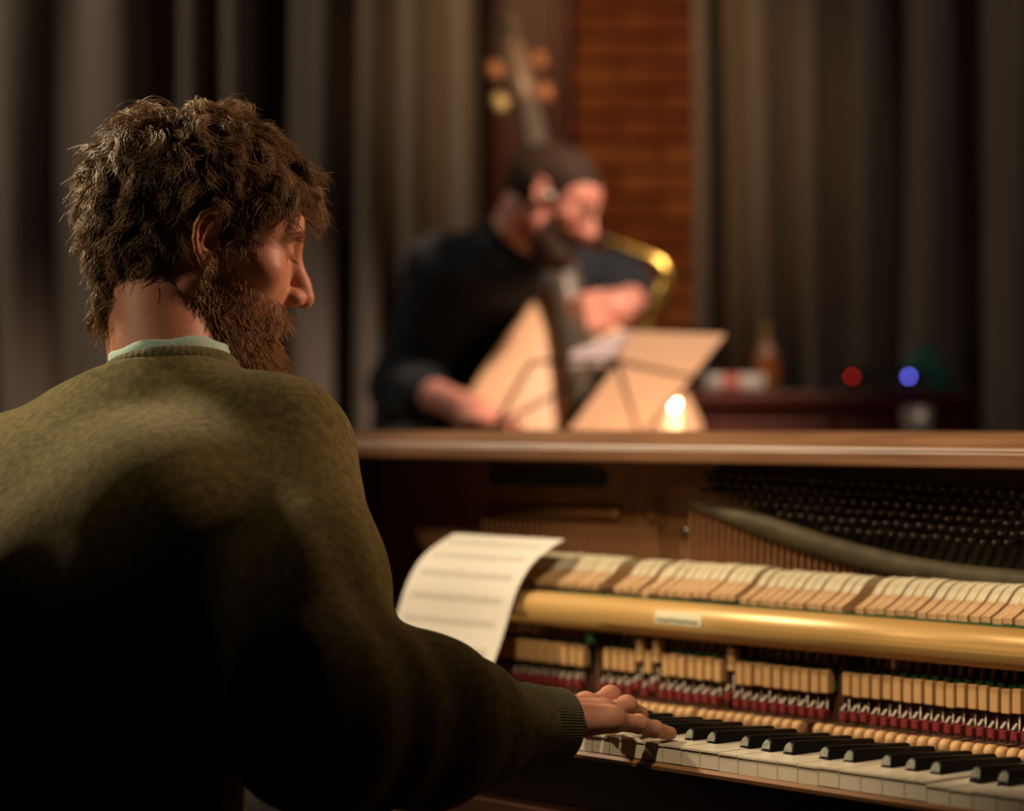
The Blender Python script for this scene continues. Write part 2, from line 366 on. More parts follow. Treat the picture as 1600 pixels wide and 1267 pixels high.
# white and black keys: gap g lies at x = .0235*g, a C starts at gap -1
KW = .0235
off = {0: -.10, 1: .10, 3: -.13, 4: 0, 5: .13}                # black keys sit over these gaps of the octave that starts at -1
def has_black(g): return ((g-1) % 7) in off and g > -30 and g < 22
for g in range(-30, 22):
    a = g*KW+.0005; b = (g+1)*KW-.0005; dz = random.uniform(-.0005, .0005)-(.0022 if g >= 14 else 0)
    bw = .0058
    L = (g*KW+off[(g-1) % 7]*KW+bw+.0008) if has_black(g) else a
    R = ((g+1)*KW+off[g % 7]*KW-bw-.0008) if has_black(g+1) else b
    pt = [(a, 0), (b, 0), (b, .036), (R, .036), (R, .15), (L, .15), (L, .036), (a, .036)]
    k = MB().prism(pt, 2, .7195+dz, .7342+dz); k.prism([(a-.0001, -.0013), (b+.0001, -.0013)]+[(x, y) for x, y in pt[2:-1]]+[(a-.0001, .036)], 2, .7342+dz, .73608+dz)
    pp(k, 'white_key', 'ivory')
    if has_black(g):
        c = g*KW+off[(g-1) % 7]*KW; prof = []
        V = []; z0 = .7362; n = 7
        secs = [(.0360, .0052, .0016), (.0366, .0052, .0019), (.0378, .0050, .0070), (.0392, .0046, .0104), (.043, .0044, .0112), (.09, .0044, .0085), (.148, .0044, .0045)]
        rings = []
        for y, hw, h in secs:
            ring = [(c-bw, y-.0012 if y < .0365 else y, z0-.006), (c-bw+.0003, y, z0)]
            ring += [(c-hw*math.cos(t), y, z0+h*(.72+.28*math.sin(t))) for t in np.linspace(0, PI, n)]
            ring += [(c+bw-.0003, y, z0), (c+bw, y-.0012 if y < .0365 else y, z0-.006)]; rings.append(ring)
        bk_ = pp(MB().loft(rings), 'black_key', 'ebony')
        fc = [(c-.0046, .0354, z0+.0022)]+[(c-.0046*math.cos(t), .0361+.0021*math.sin(t), z0+.0040+.0058*math.sin(t)) for t in np.linspace(0, PI, 9)]+[(c+.0046, .0354, z0+.0022)]
        fc2 = [(x_, y_+.0008, z_) for x_, y_, z_ in fc]; n_ = len(fc)
        MB().raw(fc+fc2, [tuple(range(n_)), tuple(range(2*n_-1, n_-1, -1))]+[(i, (i+1) % n_, n_+(i+1) % n_, n_+i) for i in range(n_)]).build('worn_front', M['worn'], bk_)
# action sections: x of each note from the action brackets seen in the photograph
SP = .01347
notes = []
s1 = px_y(912, 0, .35)[0]; s2 = px_y(952.5, 0, .35)[0]; s3 = px_y(1146, 0, .35)[0]; s4 = px_y(1327, 0, .35)[0]
x = s1
while x > X0-.02: notes.append((x, 1)); x -= SP
x = s2
while x < s3-.018: notes.append((x, 2)); x += SP
x = s3
while x < s4-.018: notes.append((x, 3)); x += SP
x = s4
while x < X1: notes.append((x, 4)); x += SP
lift = {round(px_y(p, 0, .35)[0], 3): 1 for p in (999, 1026, 1140)}
def lifted(x): return any(abs(x-q) < SP*.5 for q in lift)
hw = .0055
mould_p = [(.366, .8295), (.3655, .8365), (.378, .8425), (.392, .8510), (.404, .8585), (.412, .8610), (.426, .858), (.436, .850), (.43, .840), (.405, .8315)]
felt_p = [(.392, .8512), (.397, .8570), (.404, .8645), (.412, .8690), (.424, .8710), (.440, .868), (.452, .860), (.456, .850), (.450, .840), (.436, .833), (.42, .832), (.436, .850), (.426, .858), (.412, .861), (.404, .8585)]
mould_p = [(y, .8318+(z-.8295)*.86) for y, z in mould_p]; felt_p = [(y, .8318+(z-.8295)*.86) for y, z in felt_p]
me_m = MB().prism(mould_p, 0, -hw, hw).me('hammer'); me_f = MB().prism(felt_p, 0, -hw*.985, hw*.985).me('hammer_felt')
me_s = MB().tube([(0, .39, .829), (0, .372, .75)], .0026, 6).me('hammer_shank')
me_c = MB().box((-.0049, .344, .748), (.0049, .355, .772), .0008).me('catcher')
me_cg = MB().box((-.0047, .3552, .750), (.0047, .3610, .7752)).me('catcher_felt')
me_w = MB().tube([(0, .35, .748), (0, .349, .722), (.001, .345, .716)], .0009, 5).me('catcher_wire')
me_r = MB().box((-.0040, .339, .7228), (.0040, .350, .7318), .001).me('butt_felt')
me_l = MB().raw([(-.0022, .338, .7338), (.001, .338, .7338), (.0030, .342, .7400), (.0002, .342, .7400), (-.0022, .3400, .7330), (.001, .3400, .7330), (.0030, .3440, .7392), (.0002, .3440, .7392)],
                [(0, 1, 2, 3), (7, 6, 5, 4), (0, 4, 5, 1), (1, 5, 6, 2), (2, 6, 7, 3), (3, 7, 4, 0)]).me('bridle_strap')
me_k = MB().tube([(-.0052, .306, .7145), (-.0045, .306, .7145), (.0045, .306, .7145), (.0052, .306, .7145)], [.0062, .0080, .0080, .0062], 10).me('wippen_heel')
me_j = MB().box((-.0042, .314, .690), (.0042, .345, .720)).me('wippen')
for m_, k in ((me_m, 'mould'), (me_f, 'felt'), (me_s, 'mould'), (me_c, 'wood'), (me_cg, 'green'), (me_w, 'steel'), (me_r, 'red'), (me_l, 'leather'), (me_k, 'wood'), (me_j, 'dkwood')): m_.materials.append(M[k])
n2 = 0
for x, sec in notes:
    dy = random.uniform(-.0012, .0012); dz = random.uniform(-.0008, .0008)
    if sec == 1: dz += .004
    if sec == 2: dz += .003
    hx_ = 0
    if sec == 2:                                            # the first tenor hammers have drifted apart
        hx_ = (-.0045, -.004, -.0035, .0006, .0)[min(n2, 4)]; dz += -.003 if n2 == 3 else 0; n2 += 1
    h = add('hammer', me_m, None, piano, (x+hx_+random.uniform(-.0004, .0004), dy, dz))
    add('hammer_felt', me_f, None, h); add('hammer_shank', me_s, None, h)
    up = .013 if lifted(x) else 0
    c = add('catcher', me_c, None, piano, (x+random.uniform(-.0005, .0005), random.uniform(-.001, .001), up+random.uniform(-.0007, .0007)))
    add('catcher_felt', me_cg, None, c); add('catcher_wire', me_w, None, c)
    b = add('hammer_butt', me_r, None, piano, (x+random.uniform(-.0006, .0006), 0, up*.5+random.uniform(-.0006, .0006))); add('bridle_strap', me_l, None, b)
    k = add('wippen', me_j, None, piano, (x, 0, random.uniform(-.0006, .0006))); add('wippen_heel', me_k, None, k)
rp = [(.360, .792)]+[(.343-.0195*math.cos(t), .811+.0205*math.sin(t)) for t in np.linspace(-PI/2, PI/2, 15)]+[(.360, .830)]
r = MB().prism(rp, 0, X0-.03, X1+.03, True); rail = pp(r, 'hammer_rest_rail', 'rail')
for p in rail.data.polygons:
    if len(p.vertices) > 4 or abs(p.normal.y) > .99: p.use_smooth = False
pp(MB().box((X0-.03, .3605, .818), (X1+.03, .368, .8315)), 'rail_felt', 'green')
xa = px_y(1024, 965, .325)[0]; xb = px_y(1097, 965, .325)[0]
lab = MB(); ang = np.linspace(-.15, .55, 6)
lab.loft([[(x, .343-.0199*math.cos(t), .811+.0209*math.sin(t)) for t in ang] for x in (xa, xb)], close=False, caps=False); lb = pp(lab, 'maker_sticker', 'label')
ink = MB()
for i in range(13):
    x = xa+.004+(xb-xa-.008)*i/13; t0 = -.02+random.uniform(-.03, .03)
    ink.loft([[(xx, .343-.0201*math.cos(t), .811+.0211*math.sin(t)) for t in (t0, t0+.17)] for xx in (x, x+(xb-xa)*.045)], close=False, caps=False)
ik = ink.build('sticker_print', M['ink'], lb)
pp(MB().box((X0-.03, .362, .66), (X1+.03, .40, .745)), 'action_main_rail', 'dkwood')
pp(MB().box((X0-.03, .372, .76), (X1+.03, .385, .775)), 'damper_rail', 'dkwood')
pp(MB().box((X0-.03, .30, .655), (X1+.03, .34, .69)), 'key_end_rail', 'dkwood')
for q in ((s1+s2)/2, s3-SP*.95, s4-SP*.95, X0-.028, X1+.02):
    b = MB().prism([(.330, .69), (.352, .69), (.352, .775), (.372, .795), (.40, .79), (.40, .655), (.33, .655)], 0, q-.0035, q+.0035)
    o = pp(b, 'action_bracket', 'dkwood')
    if q < s2: MB().box((q-.005, .338, .776), (q+.005, .352, .788), .002).build('bracket_felt', M['green'], o)
# iron frame, strings, tuning pins
PY = .485
fr = MB().box((XL+.03, PY, .60), (XR-.03, PY+.03, .981))
plate = pp(fr, 'iron_frame', 'plate')
xs, zs = px_y(962, 803, PY-.008)
sb = MB().tube([(-.78, PY, zs-.004), (xs-.01, PY, zs), (xs, PY, zs)], .0085, 12, True, (1, .8)); pp(sb, 'frame_rib', 'plate')
for zz, x1_ in ((.962, px_y(945, 750, PY)[0]), ):
    q = MB().prism([(-.775, zz-.012), (x1_, zz-.012), (x1_+.008, zz), (x1_-.01, zz+.012), (-.775, zz+.012)], 1, PY-.004, PY+.001); pp(q, 'frame_opening', 'black')
ex_, ez_ = px_y(1020, 803, PY)
em = MB(); 
for rr, tt in ((.0215, .0018), (.0165, .0012)):
    em.tube([(ex_+rr*math.cos(t), PY-.001, ez_+rr*math.sin(t)) for t in np.linspace(0, 2*PI, 33)], tt, 6, False)
em.prism([(ex_+.013*math.cos(t)*(1 if i % 2 else .55), ez_+.013*math.sin(t)*(1 if i % 2 else .55)) for i, t in enumerate(np.linspace(0, 2*PI, 13)[:-1])], 1, PY-.003, PY+.001)
pp(em, 'cast_medallion', 'plate')
sx, sz = px_y(1073, 829, PY); sc = MB().tube([(sx, PY-.005, sz), (sx, PY, sz)], .0055, 12); pp(sc, 'frame_screw', 'steel')
bp = [px_y(*p, PY-.02) for p in ((1075, 787), (1150, 806), (1250, 841), (1330, 866), (1400, 884), (1500, 902), (1640, 915), (1800, 930))]
bx = np.array([p[0] for p in bp]); bz = np.array([p[1] for p in bp]); xx = np.linspace(bx[0], X1, 40); zz = np.interp(xx, bx, bz)
for _ in range(4): zz[1:-1] = (zz[:-2]+2*zz[1:-1]+zz[2:])/4
pp(MB().tube([(a, PY-.022, b) for a, b in zip(xx, zz)], [.005+.0085*min(1, i/5) for i in range(40)], 12, True, (1, .8), (0, 0, 1)), 'pressure_bar', 'bar')
st = MB()
for i in range(84):
    x = bx[0]+.006+i*.0102
    if x > X1: break
    z = np.interp(x, xx, zz); st.tube([(x, PY-.02, z-.003), (x-.012, PY-.012, .70)], .0021, 5, False)
pp(st, 'strings', 'string', kind='stuff')
bs = MB()
for i in range(30):
    x = -.775+i*.0108; bs.tube([(x, PY-.014, .905), (x+.03, PY-.012, .70)], .0017, 5, False)
pp(bs, 'bass_strings', 'string', kind='stuff')
me_p = MB().tube([(0, 0, 0), (0, -.012, 0), (0, -.013, 0), (0, -.027, 0), (0, -.0285, 0)], [.0034, .0034, .0030, .0027, .0018], 8).me('tuning_pin'); me_p.materials.append(M['pin'])
np_ = 0
for row in range(8):
    for c in range(60):
        x = bx[0]+.03+c*.0152+(row % 2)*.0076; z = .972-row*.0105-(x-bx[0])*.03
        if x > X1 or z < np.interp(x, xx, zz)+.019 or np_ >= 300: continue
        add('tuning_pin', me_p, None, piano, (x+random.uniform(-.0012, .0012), PY, z+random.uniform(-.001, .001))); np_ += 1
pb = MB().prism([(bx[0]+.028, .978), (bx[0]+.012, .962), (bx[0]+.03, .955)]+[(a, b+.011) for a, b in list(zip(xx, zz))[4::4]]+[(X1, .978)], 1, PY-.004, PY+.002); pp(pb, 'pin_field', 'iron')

# ------------------------------------------------------------------ sheet of music leaning on the hammers
xr = px_y(800, 950, .314)[0]
prof = [(.262, .700), (.272, .722), (.284, .746), (.300, .780), (.309, .803), (.318, .828), (.334, .852), (.352, .8685), (.376, .881), (.398, .890)]
t = np.linspace(0, len(prof)-1, 28); yy = np.interp(t, range(len(prof)), [p[0] for p in prof]); z2 = np.interp(t, range(len(prof)), [p[1] for p in prof])
for _ in range(3): yy[1:-1] = (yy[:-2]+2*yy[1:-1]+yy[2:])/4; z2[1:-1] = (z2[:-2]+2*z2[1:-1]+z2[2:])/4
def sheet_pt(u, j, lift=0.0):       # u 0..1 left to right
    f = j; i = int(min(f, 26)); a = f-i; y = yy[i]*(1-a)+yy[i+1]*a; z = z2[i]*(1-a)+z2[i+1]*a
    return (xr-.205*(1-u), y-.003*math.sin(u*PI)-lift, z+lift*.6)
V = [sheet_pt(u, j) for j in range(28) for u in np.linspace(0, 1, 9)]
sh = root('sheet_music', 'white curled page of sheet music standing against the piano hammers', 'sheet music', (ORG[0], ORG[1], 0), -TH)
pg = add('page', mesh('page', V, [(j*9+i, j*9+i+1, (j+1)*9+i+1, (j+1)*9+i) for j in range(27) for i in range(8)]), M['paper'], sh, smooth=True)
nt = MB()
for s_ in range(7):
    j0 = 3.2+s_*3.4
    for l in range(5):
        j = j0+l*.22
        for i in range(8):
            u0, u1 = .08+.84*i/8, .08+.84*(i+1)/8
            nt.raw([sheet_pt(u0, j, .0004), sheet_pt(u1, j, .0004), sheet_pt(u1, j+.045, .0004), sheet_pt(u0, j+.045, .0004)], [(0, 1, 2, 3)])
    for q in range(9):
        u = random.uniform(.1, .9); j = j0+random.uniform(-.1, .9)
        nt.raw([sheet_pt(u, j, .0005), sheet_pt(u+.016, j, .0005), sheet_pt(u+.016, j+.2, .0005), sheet_pt(u, j+.2, .0005)], [(0, 1, 2, 3)])
M['inkgrey'] = mat('staff_ink', (.56, .52, .46), .8)
add('printed_staves', nt.me('printed_staves'), M['inkgrey'], sh, kind='stuff')
# ------------------------------------------------------------------ heads (local frame: x right, y forward, z up, origin between the ear canals)
NECK = None
def head_sdf(P):
    A = P.copy(); A[:, 0] = np.abs(A[:, 0])
    d = ell(A, (0, -.006, .046), (.0735, .094, .078))
    d = smin(d, ell(A, (0, -.034, .022), (.067, .067, .062)), .03)
    d = smin(d, ell(A, (0, .040, -.012), (.058, .050, .080)), .03)
    d = smin(d, ell(A, (0, .035, .045), (.063, .056, .050)), .02)
    d = smin(d, cap(A, (.052, -.002, -.040), (.020, .066, -.086), .016, .016), .022)
    d = smin(d, ell(A, (0, .082, -.084), (.024, .020, .018)), .018)
    d = smin(d, ell(A, (.044, .058, -.004), (.022, .024, .019)), .016)
    d = smin(d, cap(A, (.004, .083, .036), (.036, .072, .037), .0125, .0105), .012)
    d = smin(d, ell(A, (0, .064, -.022), (.038, .034, .036)), .018)
    d = smax(d, -ell(A, (.030, .100, .021), (.017, .020, .0100)), .012)
    d = smin(d, ell(A, (.031, .0735, .0210), (.0155, .0145, .0125)), .004)
    d = smax(d, -cap(A, (.021, .0890, .0165), (.040, .0840, .0160), .0011), .002)
    d = smin(d, cap(A, (0, .0905, .028), (0, .1090, -.002), .0080, .0090), .010)
    d = smin(d, cap(A, (0, .1090, -.002), (0, .1160, -.0125), .0090, .0105), .008)
    d = smin(d, ell(A, (.0125, .1035, -.0165), (.0085, .0115, .0085)), .005)
    d = smax(d, -ell(A, (.0070, .1085, -.0250), (.0042, .0072, .0058)), .003)
    d = smin(d, ell(A, (0, .0925, -.0425), (.023, .0125, .0070)), .006)
    d = smin(d, ell(A, (0, .0910, -.0545), (.020, .0125, .0075)), .005)
    d = smax(d, -cap(A, (0, .1045, -.0482), (.021, .0945, -.0490), .0012), .0025)
    if NECK is not None: d = smin(d, cap(A, (0, -.036, -.015), NECK, .050, .047), .025)
    # the ear
    near = (A[:, 0] > .045) & (np.abs(A[:, 1]+.01) < .05) & (np.abs(A[:, 2]) < .06)
    if near.any():
        Q = A[near]; c = math.cos(.38); s = math.sin(.38)
        q = Q-np.float32((.0705, .002, .002))
        q = q/.82
        e = np.stack([q[:, 0]*c-(-q[:, 1])*s, -( -q[:, 1]*c+q[:, 0]*s), q[:, 2]], 1)      # ear frame: x out of the ear plate, y forward, z up
        tl = .18; e = np.stack([e[:, 0], e[:, 1]*math.cos(tl)+e[:, 2]*math.sin(tl), -e[:, 1]*math.sin(tl)+e[:, 2]*math.cos(tl)], 1)
        b = ell(e, (.006, -.010, .008), (.0045, .0165, .0255)); b = smin(b, ell(e, (.005, -.004, -.021), (.0042, .0095, .0105)), .008)
        hx = [(.004, .004, .006), (.009, .006, .018), (.0115, .001, .030), (.0125, -.010, .0345), (.0125, -.021, .029), (.0115, -.0262, .016), (.0105, -.0255, .002), (.0085, -.0195, -.012), (.007, -.011, -.022)]
        b = smin(b, chain(e, hx, [.0028, .0031, .0033, .0035, .0036, .0036, .0034, .0032, .003], .002), .003)
        b = smin(b, chain(e, [(.0105, -.004, .024), (.0115, -.0135, .015), (.0115, -.0165, .004), (.0095, -.0125, -.008)], [.0022, .0026, .0028, .0024], .002), .004)
        b = smax(b, -ell(e, (.013, -.006, .000), (.0085, .0075, .0105)), .004)
        b = smin(b, ell(e, (.0085, .0035, -.0015), (.0048, .0038, .0065)), .003); b = smin(b, ell(e, (.0085, -.008, -.0115), (.0035, .0045, .0035)), .003)
        dn = d[near]; d[near] = smin(dn, b*.82, .005)
    return d
def rot(yaw, pitch, roll=0):         # yaw turns to the head's right, pitch nods down
    return np.array((Matrix.Rotation(-yaw, 3, 'Z') @ Matrix.Rotation(-pitch, 3, 'X') @ Matrix.Rotation(roll, 3, 'Y')))
def hair_mask(p):
    x, y, z = np.abs(p[:, 0]), p[:, 1], p[:, 2]
    front = np.interp(y, [-.2, -.040, -.022, -.012, .006, .020, .034, .046, .060, .075, .09, .2], [-.052, -.050, -.046, .016, .020, .008, .010, .050, .066, .076, .080, .2])
    nape = np.where(y < -.022, -.066-.026*np.clip(1-x/.05, 0, 1), -9)
    line = np.where(y < -.022, nape, front)
    m = z > line
    ear = (x > .0760) & (y > -.036) & (y < .014) & (z < .036) & (z > -.04)
    return m & ~ear
def flow_dirs(p):
    wh = np.array([.012, -.055, .118]); d = p-wh; return d/(np.linalg.norm(d, axis=1, keepdims=True)+1e-6)
def grow_hair(V, N, n_guides, per, seed, curl=1.0):
    r = np.random.default_rng(seed); idx = np.where(hair_mask(V))[0]
    gi = r.choice(idx, n_guides, replace=False); G = V[gi]; Gn = N[gi]; K = 9
    top = np.clip((G[:, 2]-.03)/.08, 0, 1); fr = np.clip((G[:, 1]-.025)/.05, 0, 1)*top; low = np.clip((.010-G[:, 2])/.05, 0, 1)
    side = np.clip((np.abs(G[:, 0])-.045)/.03, 0, 1)*(1-top)
    bk2 = np.clip((-G[:, 1]-.03)/.05, 0, 1)
    L = (.040+.014*top+.010*fr-.012*side+.012*low*bk2)*r.uniform(.75, 1.25, len(G))
    fl = flow_dirs(G); fl = fl+r.normal(size=fl.shape)*.38
    fl += np.stack([.15*top-.45*fr, .35*fr, -.55*(1-top)-.02*fr-1.2*low], 1)
    fl -= Gn*(fl*Gn).sum(1, keepdims=True); fl /= np.linalg.norm(fl, axis=1, keepdims=True)+1e-6
    lift = (.78-.18*top+.10*fr+.30*bk2*(1-top)-.45*side-.75*low)[:, None]*r.uniform(.7, 1.2, (len(G), 1))
    path = np.zeros((len(G), K, 3)); path[:, 0] = G; ph = r.uniform(0, 2*PI, len(G)); tw = r.uniform(.7, 1.5, len(G)); sg = r.choice([-1, 1], len(G))
    B = np.cross(Gn, fl)
    for k in range(1, K):
        t = k/(K-1)
        d = fl*(.55+.6*t)+Gn*lift*(1.15-1.45*t)+np.array([0, 0, -.22*t])
        d += B*(np.sin(ph+sg*tw*t*6.5)*.95*curl)[:, None]+Gn*(np.cos(ph+sg*tw*t*6.5)*.5*curl)[:, None]
        d /= np.linalg.norm(d, axis=1, keepdims=True); path[:, k] = path[:, k-1]+d*(L/(K-1))[:, None]
        q = path[:, k].astype(np.float32); sk = np.minimum(ell(q, (0, -.006, .046), (.0735, .094, .078)), ell(q, (0, -.034, .022), (.067, .067, .062)))
        pen = np.clip(.006-sk, 0, .03); c = q-np.array([0, -.01, .04]); c /= np.linalg.norm(c, axis=1, keepdims=True); path[:, k] += c*pen[:, None]
    rid = r.choice(idx, n_guides*per); R = V[rid]+r.normal(size=(len(rid), 3))*.0008
    own = np.empty(len(R), int)
    for s in range(0, len(R), 2000): own[s:s+2000] = ((R[s:s+2000, None]-G[None])**2).sum(2).argmin(1)
    off_ = R-G[own]; t = np.linspace(0, 1, K)[None, :, None]
    fac = 1-.80*t**.8
    P = path[own]+off_[:, None]*fac
    P += r.normal(size=(len(R), 1, 3))*.0040*t**1.2
    P += np.cumsum(r.normal(size=P.shape)*.0005, axis=1)
    cut = r.uniform(.72, 1.0, len(R)); out = np.empty_like(P)
    for k in range(K):
        s = cut*k; i = np.minimum(s.astype(int), K-2); a = (s-i)[:, None]; out[:, k] = P[np.arange(len(R)), i]*(1-a)+P[np.arange(len(R)), i+1]*a
    fly = r.uniform(size=len(R)) < .03; out[fly] += (N[rid][fly]*r.uniform(.004, .014, (fly.sum(), 1)))[:, None]*t**2
    return out
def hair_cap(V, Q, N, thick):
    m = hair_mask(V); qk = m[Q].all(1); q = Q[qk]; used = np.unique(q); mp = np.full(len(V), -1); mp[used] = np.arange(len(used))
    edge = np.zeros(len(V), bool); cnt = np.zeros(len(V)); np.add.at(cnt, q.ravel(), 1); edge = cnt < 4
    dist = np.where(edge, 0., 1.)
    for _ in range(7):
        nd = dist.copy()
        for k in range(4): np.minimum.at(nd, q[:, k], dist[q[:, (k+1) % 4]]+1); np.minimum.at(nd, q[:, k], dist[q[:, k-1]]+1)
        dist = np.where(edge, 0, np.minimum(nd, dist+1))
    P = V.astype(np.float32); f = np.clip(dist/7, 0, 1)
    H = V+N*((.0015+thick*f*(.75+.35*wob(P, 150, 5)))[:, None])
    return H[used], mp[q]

# ------------------------------------------------------------------ the pianist, in the piano's frame
PB = np.array([-.34, -.44, 0.])                             # base of the person in the piano frame
pw = ORG+PB[0]*EX+PB[1]*EY
pianist = root('person', 'bearded pianist in an olive sweater seated with his back to us, hand on the keys', 'person', (pw[0], pw[1], 0), -TH)
HR = rot(math.radians(24), math.radians(17), math.radians(0)); HC = np.array([-.338, -.270, 1.196])
bhV, bhQ = sdf_mesh('head', head_sdf, (-.105, -.125, -.125), (.105, .145, .145), .0026)
bhV = relax(bhV, bhQ, 1, .35); bhN = vnormals(bhV, bhQ)
nl_ = HR.T@(np.array([-.311, -.316, 1.050])-HC); NECK = (0, float(nl_[1]), float(nl_[2]))
hV, hQ = sdf_mesh('head', head_sdf, (-.105, -.125, -.135), (.105, .145, .145), .0017)
hV = relax(hV, hQ, 1, .35); hN = vnormals(hV, hQ)
def hp(v): return v@HR.T+HC-PB
neck_lo = np.array([-.311, -.316, 1.050]); neck_hi = HC+HR@np.array([0, -.030, -.015])
SH = {1: np.array([-.182, -.285, .996]), -1: np.array([-.515, -.305, 1.000])}
EL = {1: np.array([.005, -.370, .785]), -1: np.array([-.705, -.30, .78])}
WR = {1: np.array([-.004, -.135, .762]), -1: np.array([-.62, -.085, .785])}
def torso(P, g=0.):
    T = P.copy(); T[:, 0] = (P[:, 0]+.34)
    sp = [(-.460, .50), (-.490, .64), (-.485, .78), (-.445, .88), (-.385, .965), (-.330, 1.020)]
    wd = [(.165, .125, .115), (.170, .125, .115), (.190, .135, .115), (.200, .125, .105), (.180, .100, .085), (.105, .072, .055)]
    d = None
    for (y, z), (a, b, c) in zip(sp, wd):
        e = ell(T, (0, y+.015, z), (a+g, b+g, c+g)); d = e if d is None else smin(d, e, .06)
    return d
def body_sdf(P):
    d = torso(P, -.012)
    d = smin(d, cap(P, neck_lo, neck_hi, .053, .050), .03)
    for s in (1, -1):
        d = smin(d, chain(P, [SH[s], EL[s], WR[s]], [.052, .040, .027], .02), .04)
        hipj = (-.34+s*.095, -.44, .56); knee = (-.34+s*.13, -.02, .530); ank = (-.34+s*.12, .03, .10)
        d = smin(d, chain(P, [hipj, knee, ank], [.085, .058, .042], .02), .03)
        d = smin(d, chain(P, [ank, (ank[0], .13, .045)], [.04, .035]), .03)
    return d
bV, bQ = sdf_mesh('body', body_sdf, (-.83, -.68, -.0), (.14, .22, 1.22), .006)
bV = bV-PB
# hands: joints in the piano frame
def hand_sdf(P, J):
    w_, f = J['w'], J['f']
    d = chain(P, [J['fore'], w_], [.030, .0245])
    pm = None
    for n in ('i', 'm', 'r', 'p'):
        mcp = f[n][0]; e = cap(P, w_+(mcp-w_)*.08, mcp, .0165 if n in 'mr' else .0150, .0120 if n != 'p' else .0105)
        pm = e if pm is None else smin(pm, e, .012)
    d = smin(d, pm, .018)
    for n, (r0, r1) in {'i': (.0094, .0070), 'm': (.0096, .0072), 'r': (.0092, .0070), 'p': (.0084, .0064)}.items():
        q = f[n]; rs = [r0*1.04, r0*.98, (r0+r1)/2, r1]
        c = chain(P, q, rs, .002)
        for k in (1, 2): c = smin(c, ell(P, q[k]+np.array([0, 0, .0010]), (rs[k]*1.0,)*3), .004)
        d = smin(d, c, .006)
        # nail
        tip = q[3]; dr = q[3]-q[2]; dr = dr/np.linalg.norm(dr); up = np.array([0, 0, 1.])-dr*dr[2]; up /= np.linalg.norm(up)
        d = smax(d, -cap(P, tip-dr*.008+up*(r1+.0038), tip+dr*.004+up*(r1+.0036), .0042), .0006)
    q = f['t']; d = smin(d, chain(P, q, [.0165, .0125, .0108, .0082], .004), .010)
    ten = None
    for n in ('i', 'm', 'r', 'p'):
        mcp = f[n][0]; e = ell(P, mcp+np.array([0, 0, .0055]), (.0085, .0095, .0075)); d = smin(d, e, .007)
        e = cap(P, w_+np.array([0, 0, .018])+(mcp-w_)*.25, mcp+np.array([0, 0, .010]), .0022); d = smin(d, e, .006)
    return d
def make_hand(s, wr, el, tipsh):
    sg = s
    fw = np.array([math.sin(math.radians(-8*s)), math.cos(math.radians(8)), 0]); rt = np.array([fw[1], -fw[0], 0])
    def L(a, b, z): return np.array([wr[0], wr[1], 0])+fw*a+rt*b*sg+np.array([0, 0, z])
    f = {'i': [L(.088, -.029, .764), L(.118, -.035, .769), L(.138, -.039, .758), L(.150, -.041, .7455)],
         'm': [L(.089, -.008, .768), L(.126, -.012, .7755), L(.147, -.014, .7630), L(.160, -.015, .7465)],
         'r': [L(.084, .013, .765), L(.121, .011, .7690), L(.143, .008, .7580), L(.156, .006, .7450)],
         'p': [L(.076, .031, .761), L(.107, .036, .7555), L(.128, .0380, .7490), L(.150, .0390, .7435)],
         't': [L(.020, -.018, .758), L(.052, -.044, .754), L(.082, -.060, .7490), L(.108, -.064, .7465)]}
    J = {'w': wr, 'fore': wr+(el-wr)*.28, 'f': f}
    al = np.array(sum(f.values(), [])+[J['fore']]); lo = al.min(0)-.035; hi = al.max(0)+.035
    V, Q = sdf_mesh('hand', lambda P: hand_sdf(P, J), lo, hi, .0011)
    return relax(V, Q, 1, .4)-PB, Q
parts = [(hp(hV), hQ), (bV, bQ), make_hand(1, WR[1], EL[1], 0), make_hand(-1, WR[-1], EL[-1], 0)]
n = 0; VV = []; QQ = []
for v, q in parts: VV.append(v); QQ.append(q+n); n += len(v)
body = add('body', mesh_np('body', np.concatenate(VV), np.concatenate(QQ)), M['skin'], pianist, smooth=True)
# hair
hr = grow_hair(hV, hN, 520, 34, 3)
sV, sQ = strands(hr, .00042, .00016); cV, cQ = hair_cap(hV, hQ, hN, .0105)
hair = add('hair', mesh_np('hair', hp(sV), sQ), M['hair'], pianist, smooth=True); tag(hair, 'tousled wavy brown hair', None)
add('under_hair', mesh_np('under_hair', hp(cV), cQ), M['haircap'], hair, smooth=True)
# beard and brows
def beard_w(p):
    x, y, z = np.abs(p[:, 0]), p[:, 1], p[:, 2]
    top = np.interp(y, [-.01, .01, .03, .055, .075, .12], [.005, .008, -.010, -.024, -.026, -.026])
    m = (z < top) & (y > .004) & (z > -.112)
    m &= ~((z > -.0575) & (z < -.043) & (x < .019) & (y > .08)); m &= ~((y > .094) & (z > -.0275))
    m &= ~((z < -.085) & (y < .02))
    dens = np.where(z > top-.018, .25, 1.0)*np.where(y < .03, .8, 1)
    return m*dens
bw_ = beard_w(hV); idx = RNG.choice(len(hV), 9500, p=bw_/bw_.sum()); R = hV[idx]; N = hN[idx]; K = 6
L = .010+.016*np.clip((-.045-R[:, 2])/.05, 0, 1)+.010*np.clip((R[:, 1]-.07)/.02, 0, 1); L *= RNG.uniform(.6, 1.3, len(R))
sd = np.where(R[:, 0] > 0, 1., -1.)
base = np.stack([.25*sd, .45+0*L, -.9+0*L], 1)+RNG.normal(size=R.shape)*.33
P = np.zeros((len(R), K, 3)); P[:, 0] = R-N*.0005; dcur = N*.75+base*.55
for k in range(1, K):
    dcur = dcur*.8+base*.28+RNG.normal(size=R.shape)*.12; dn = dcur/np.linalg.norm(dcur, axis=1, keepdims=True); P[:, k] = P[:, k-1]+dn*(L/(K-1))[:, None]
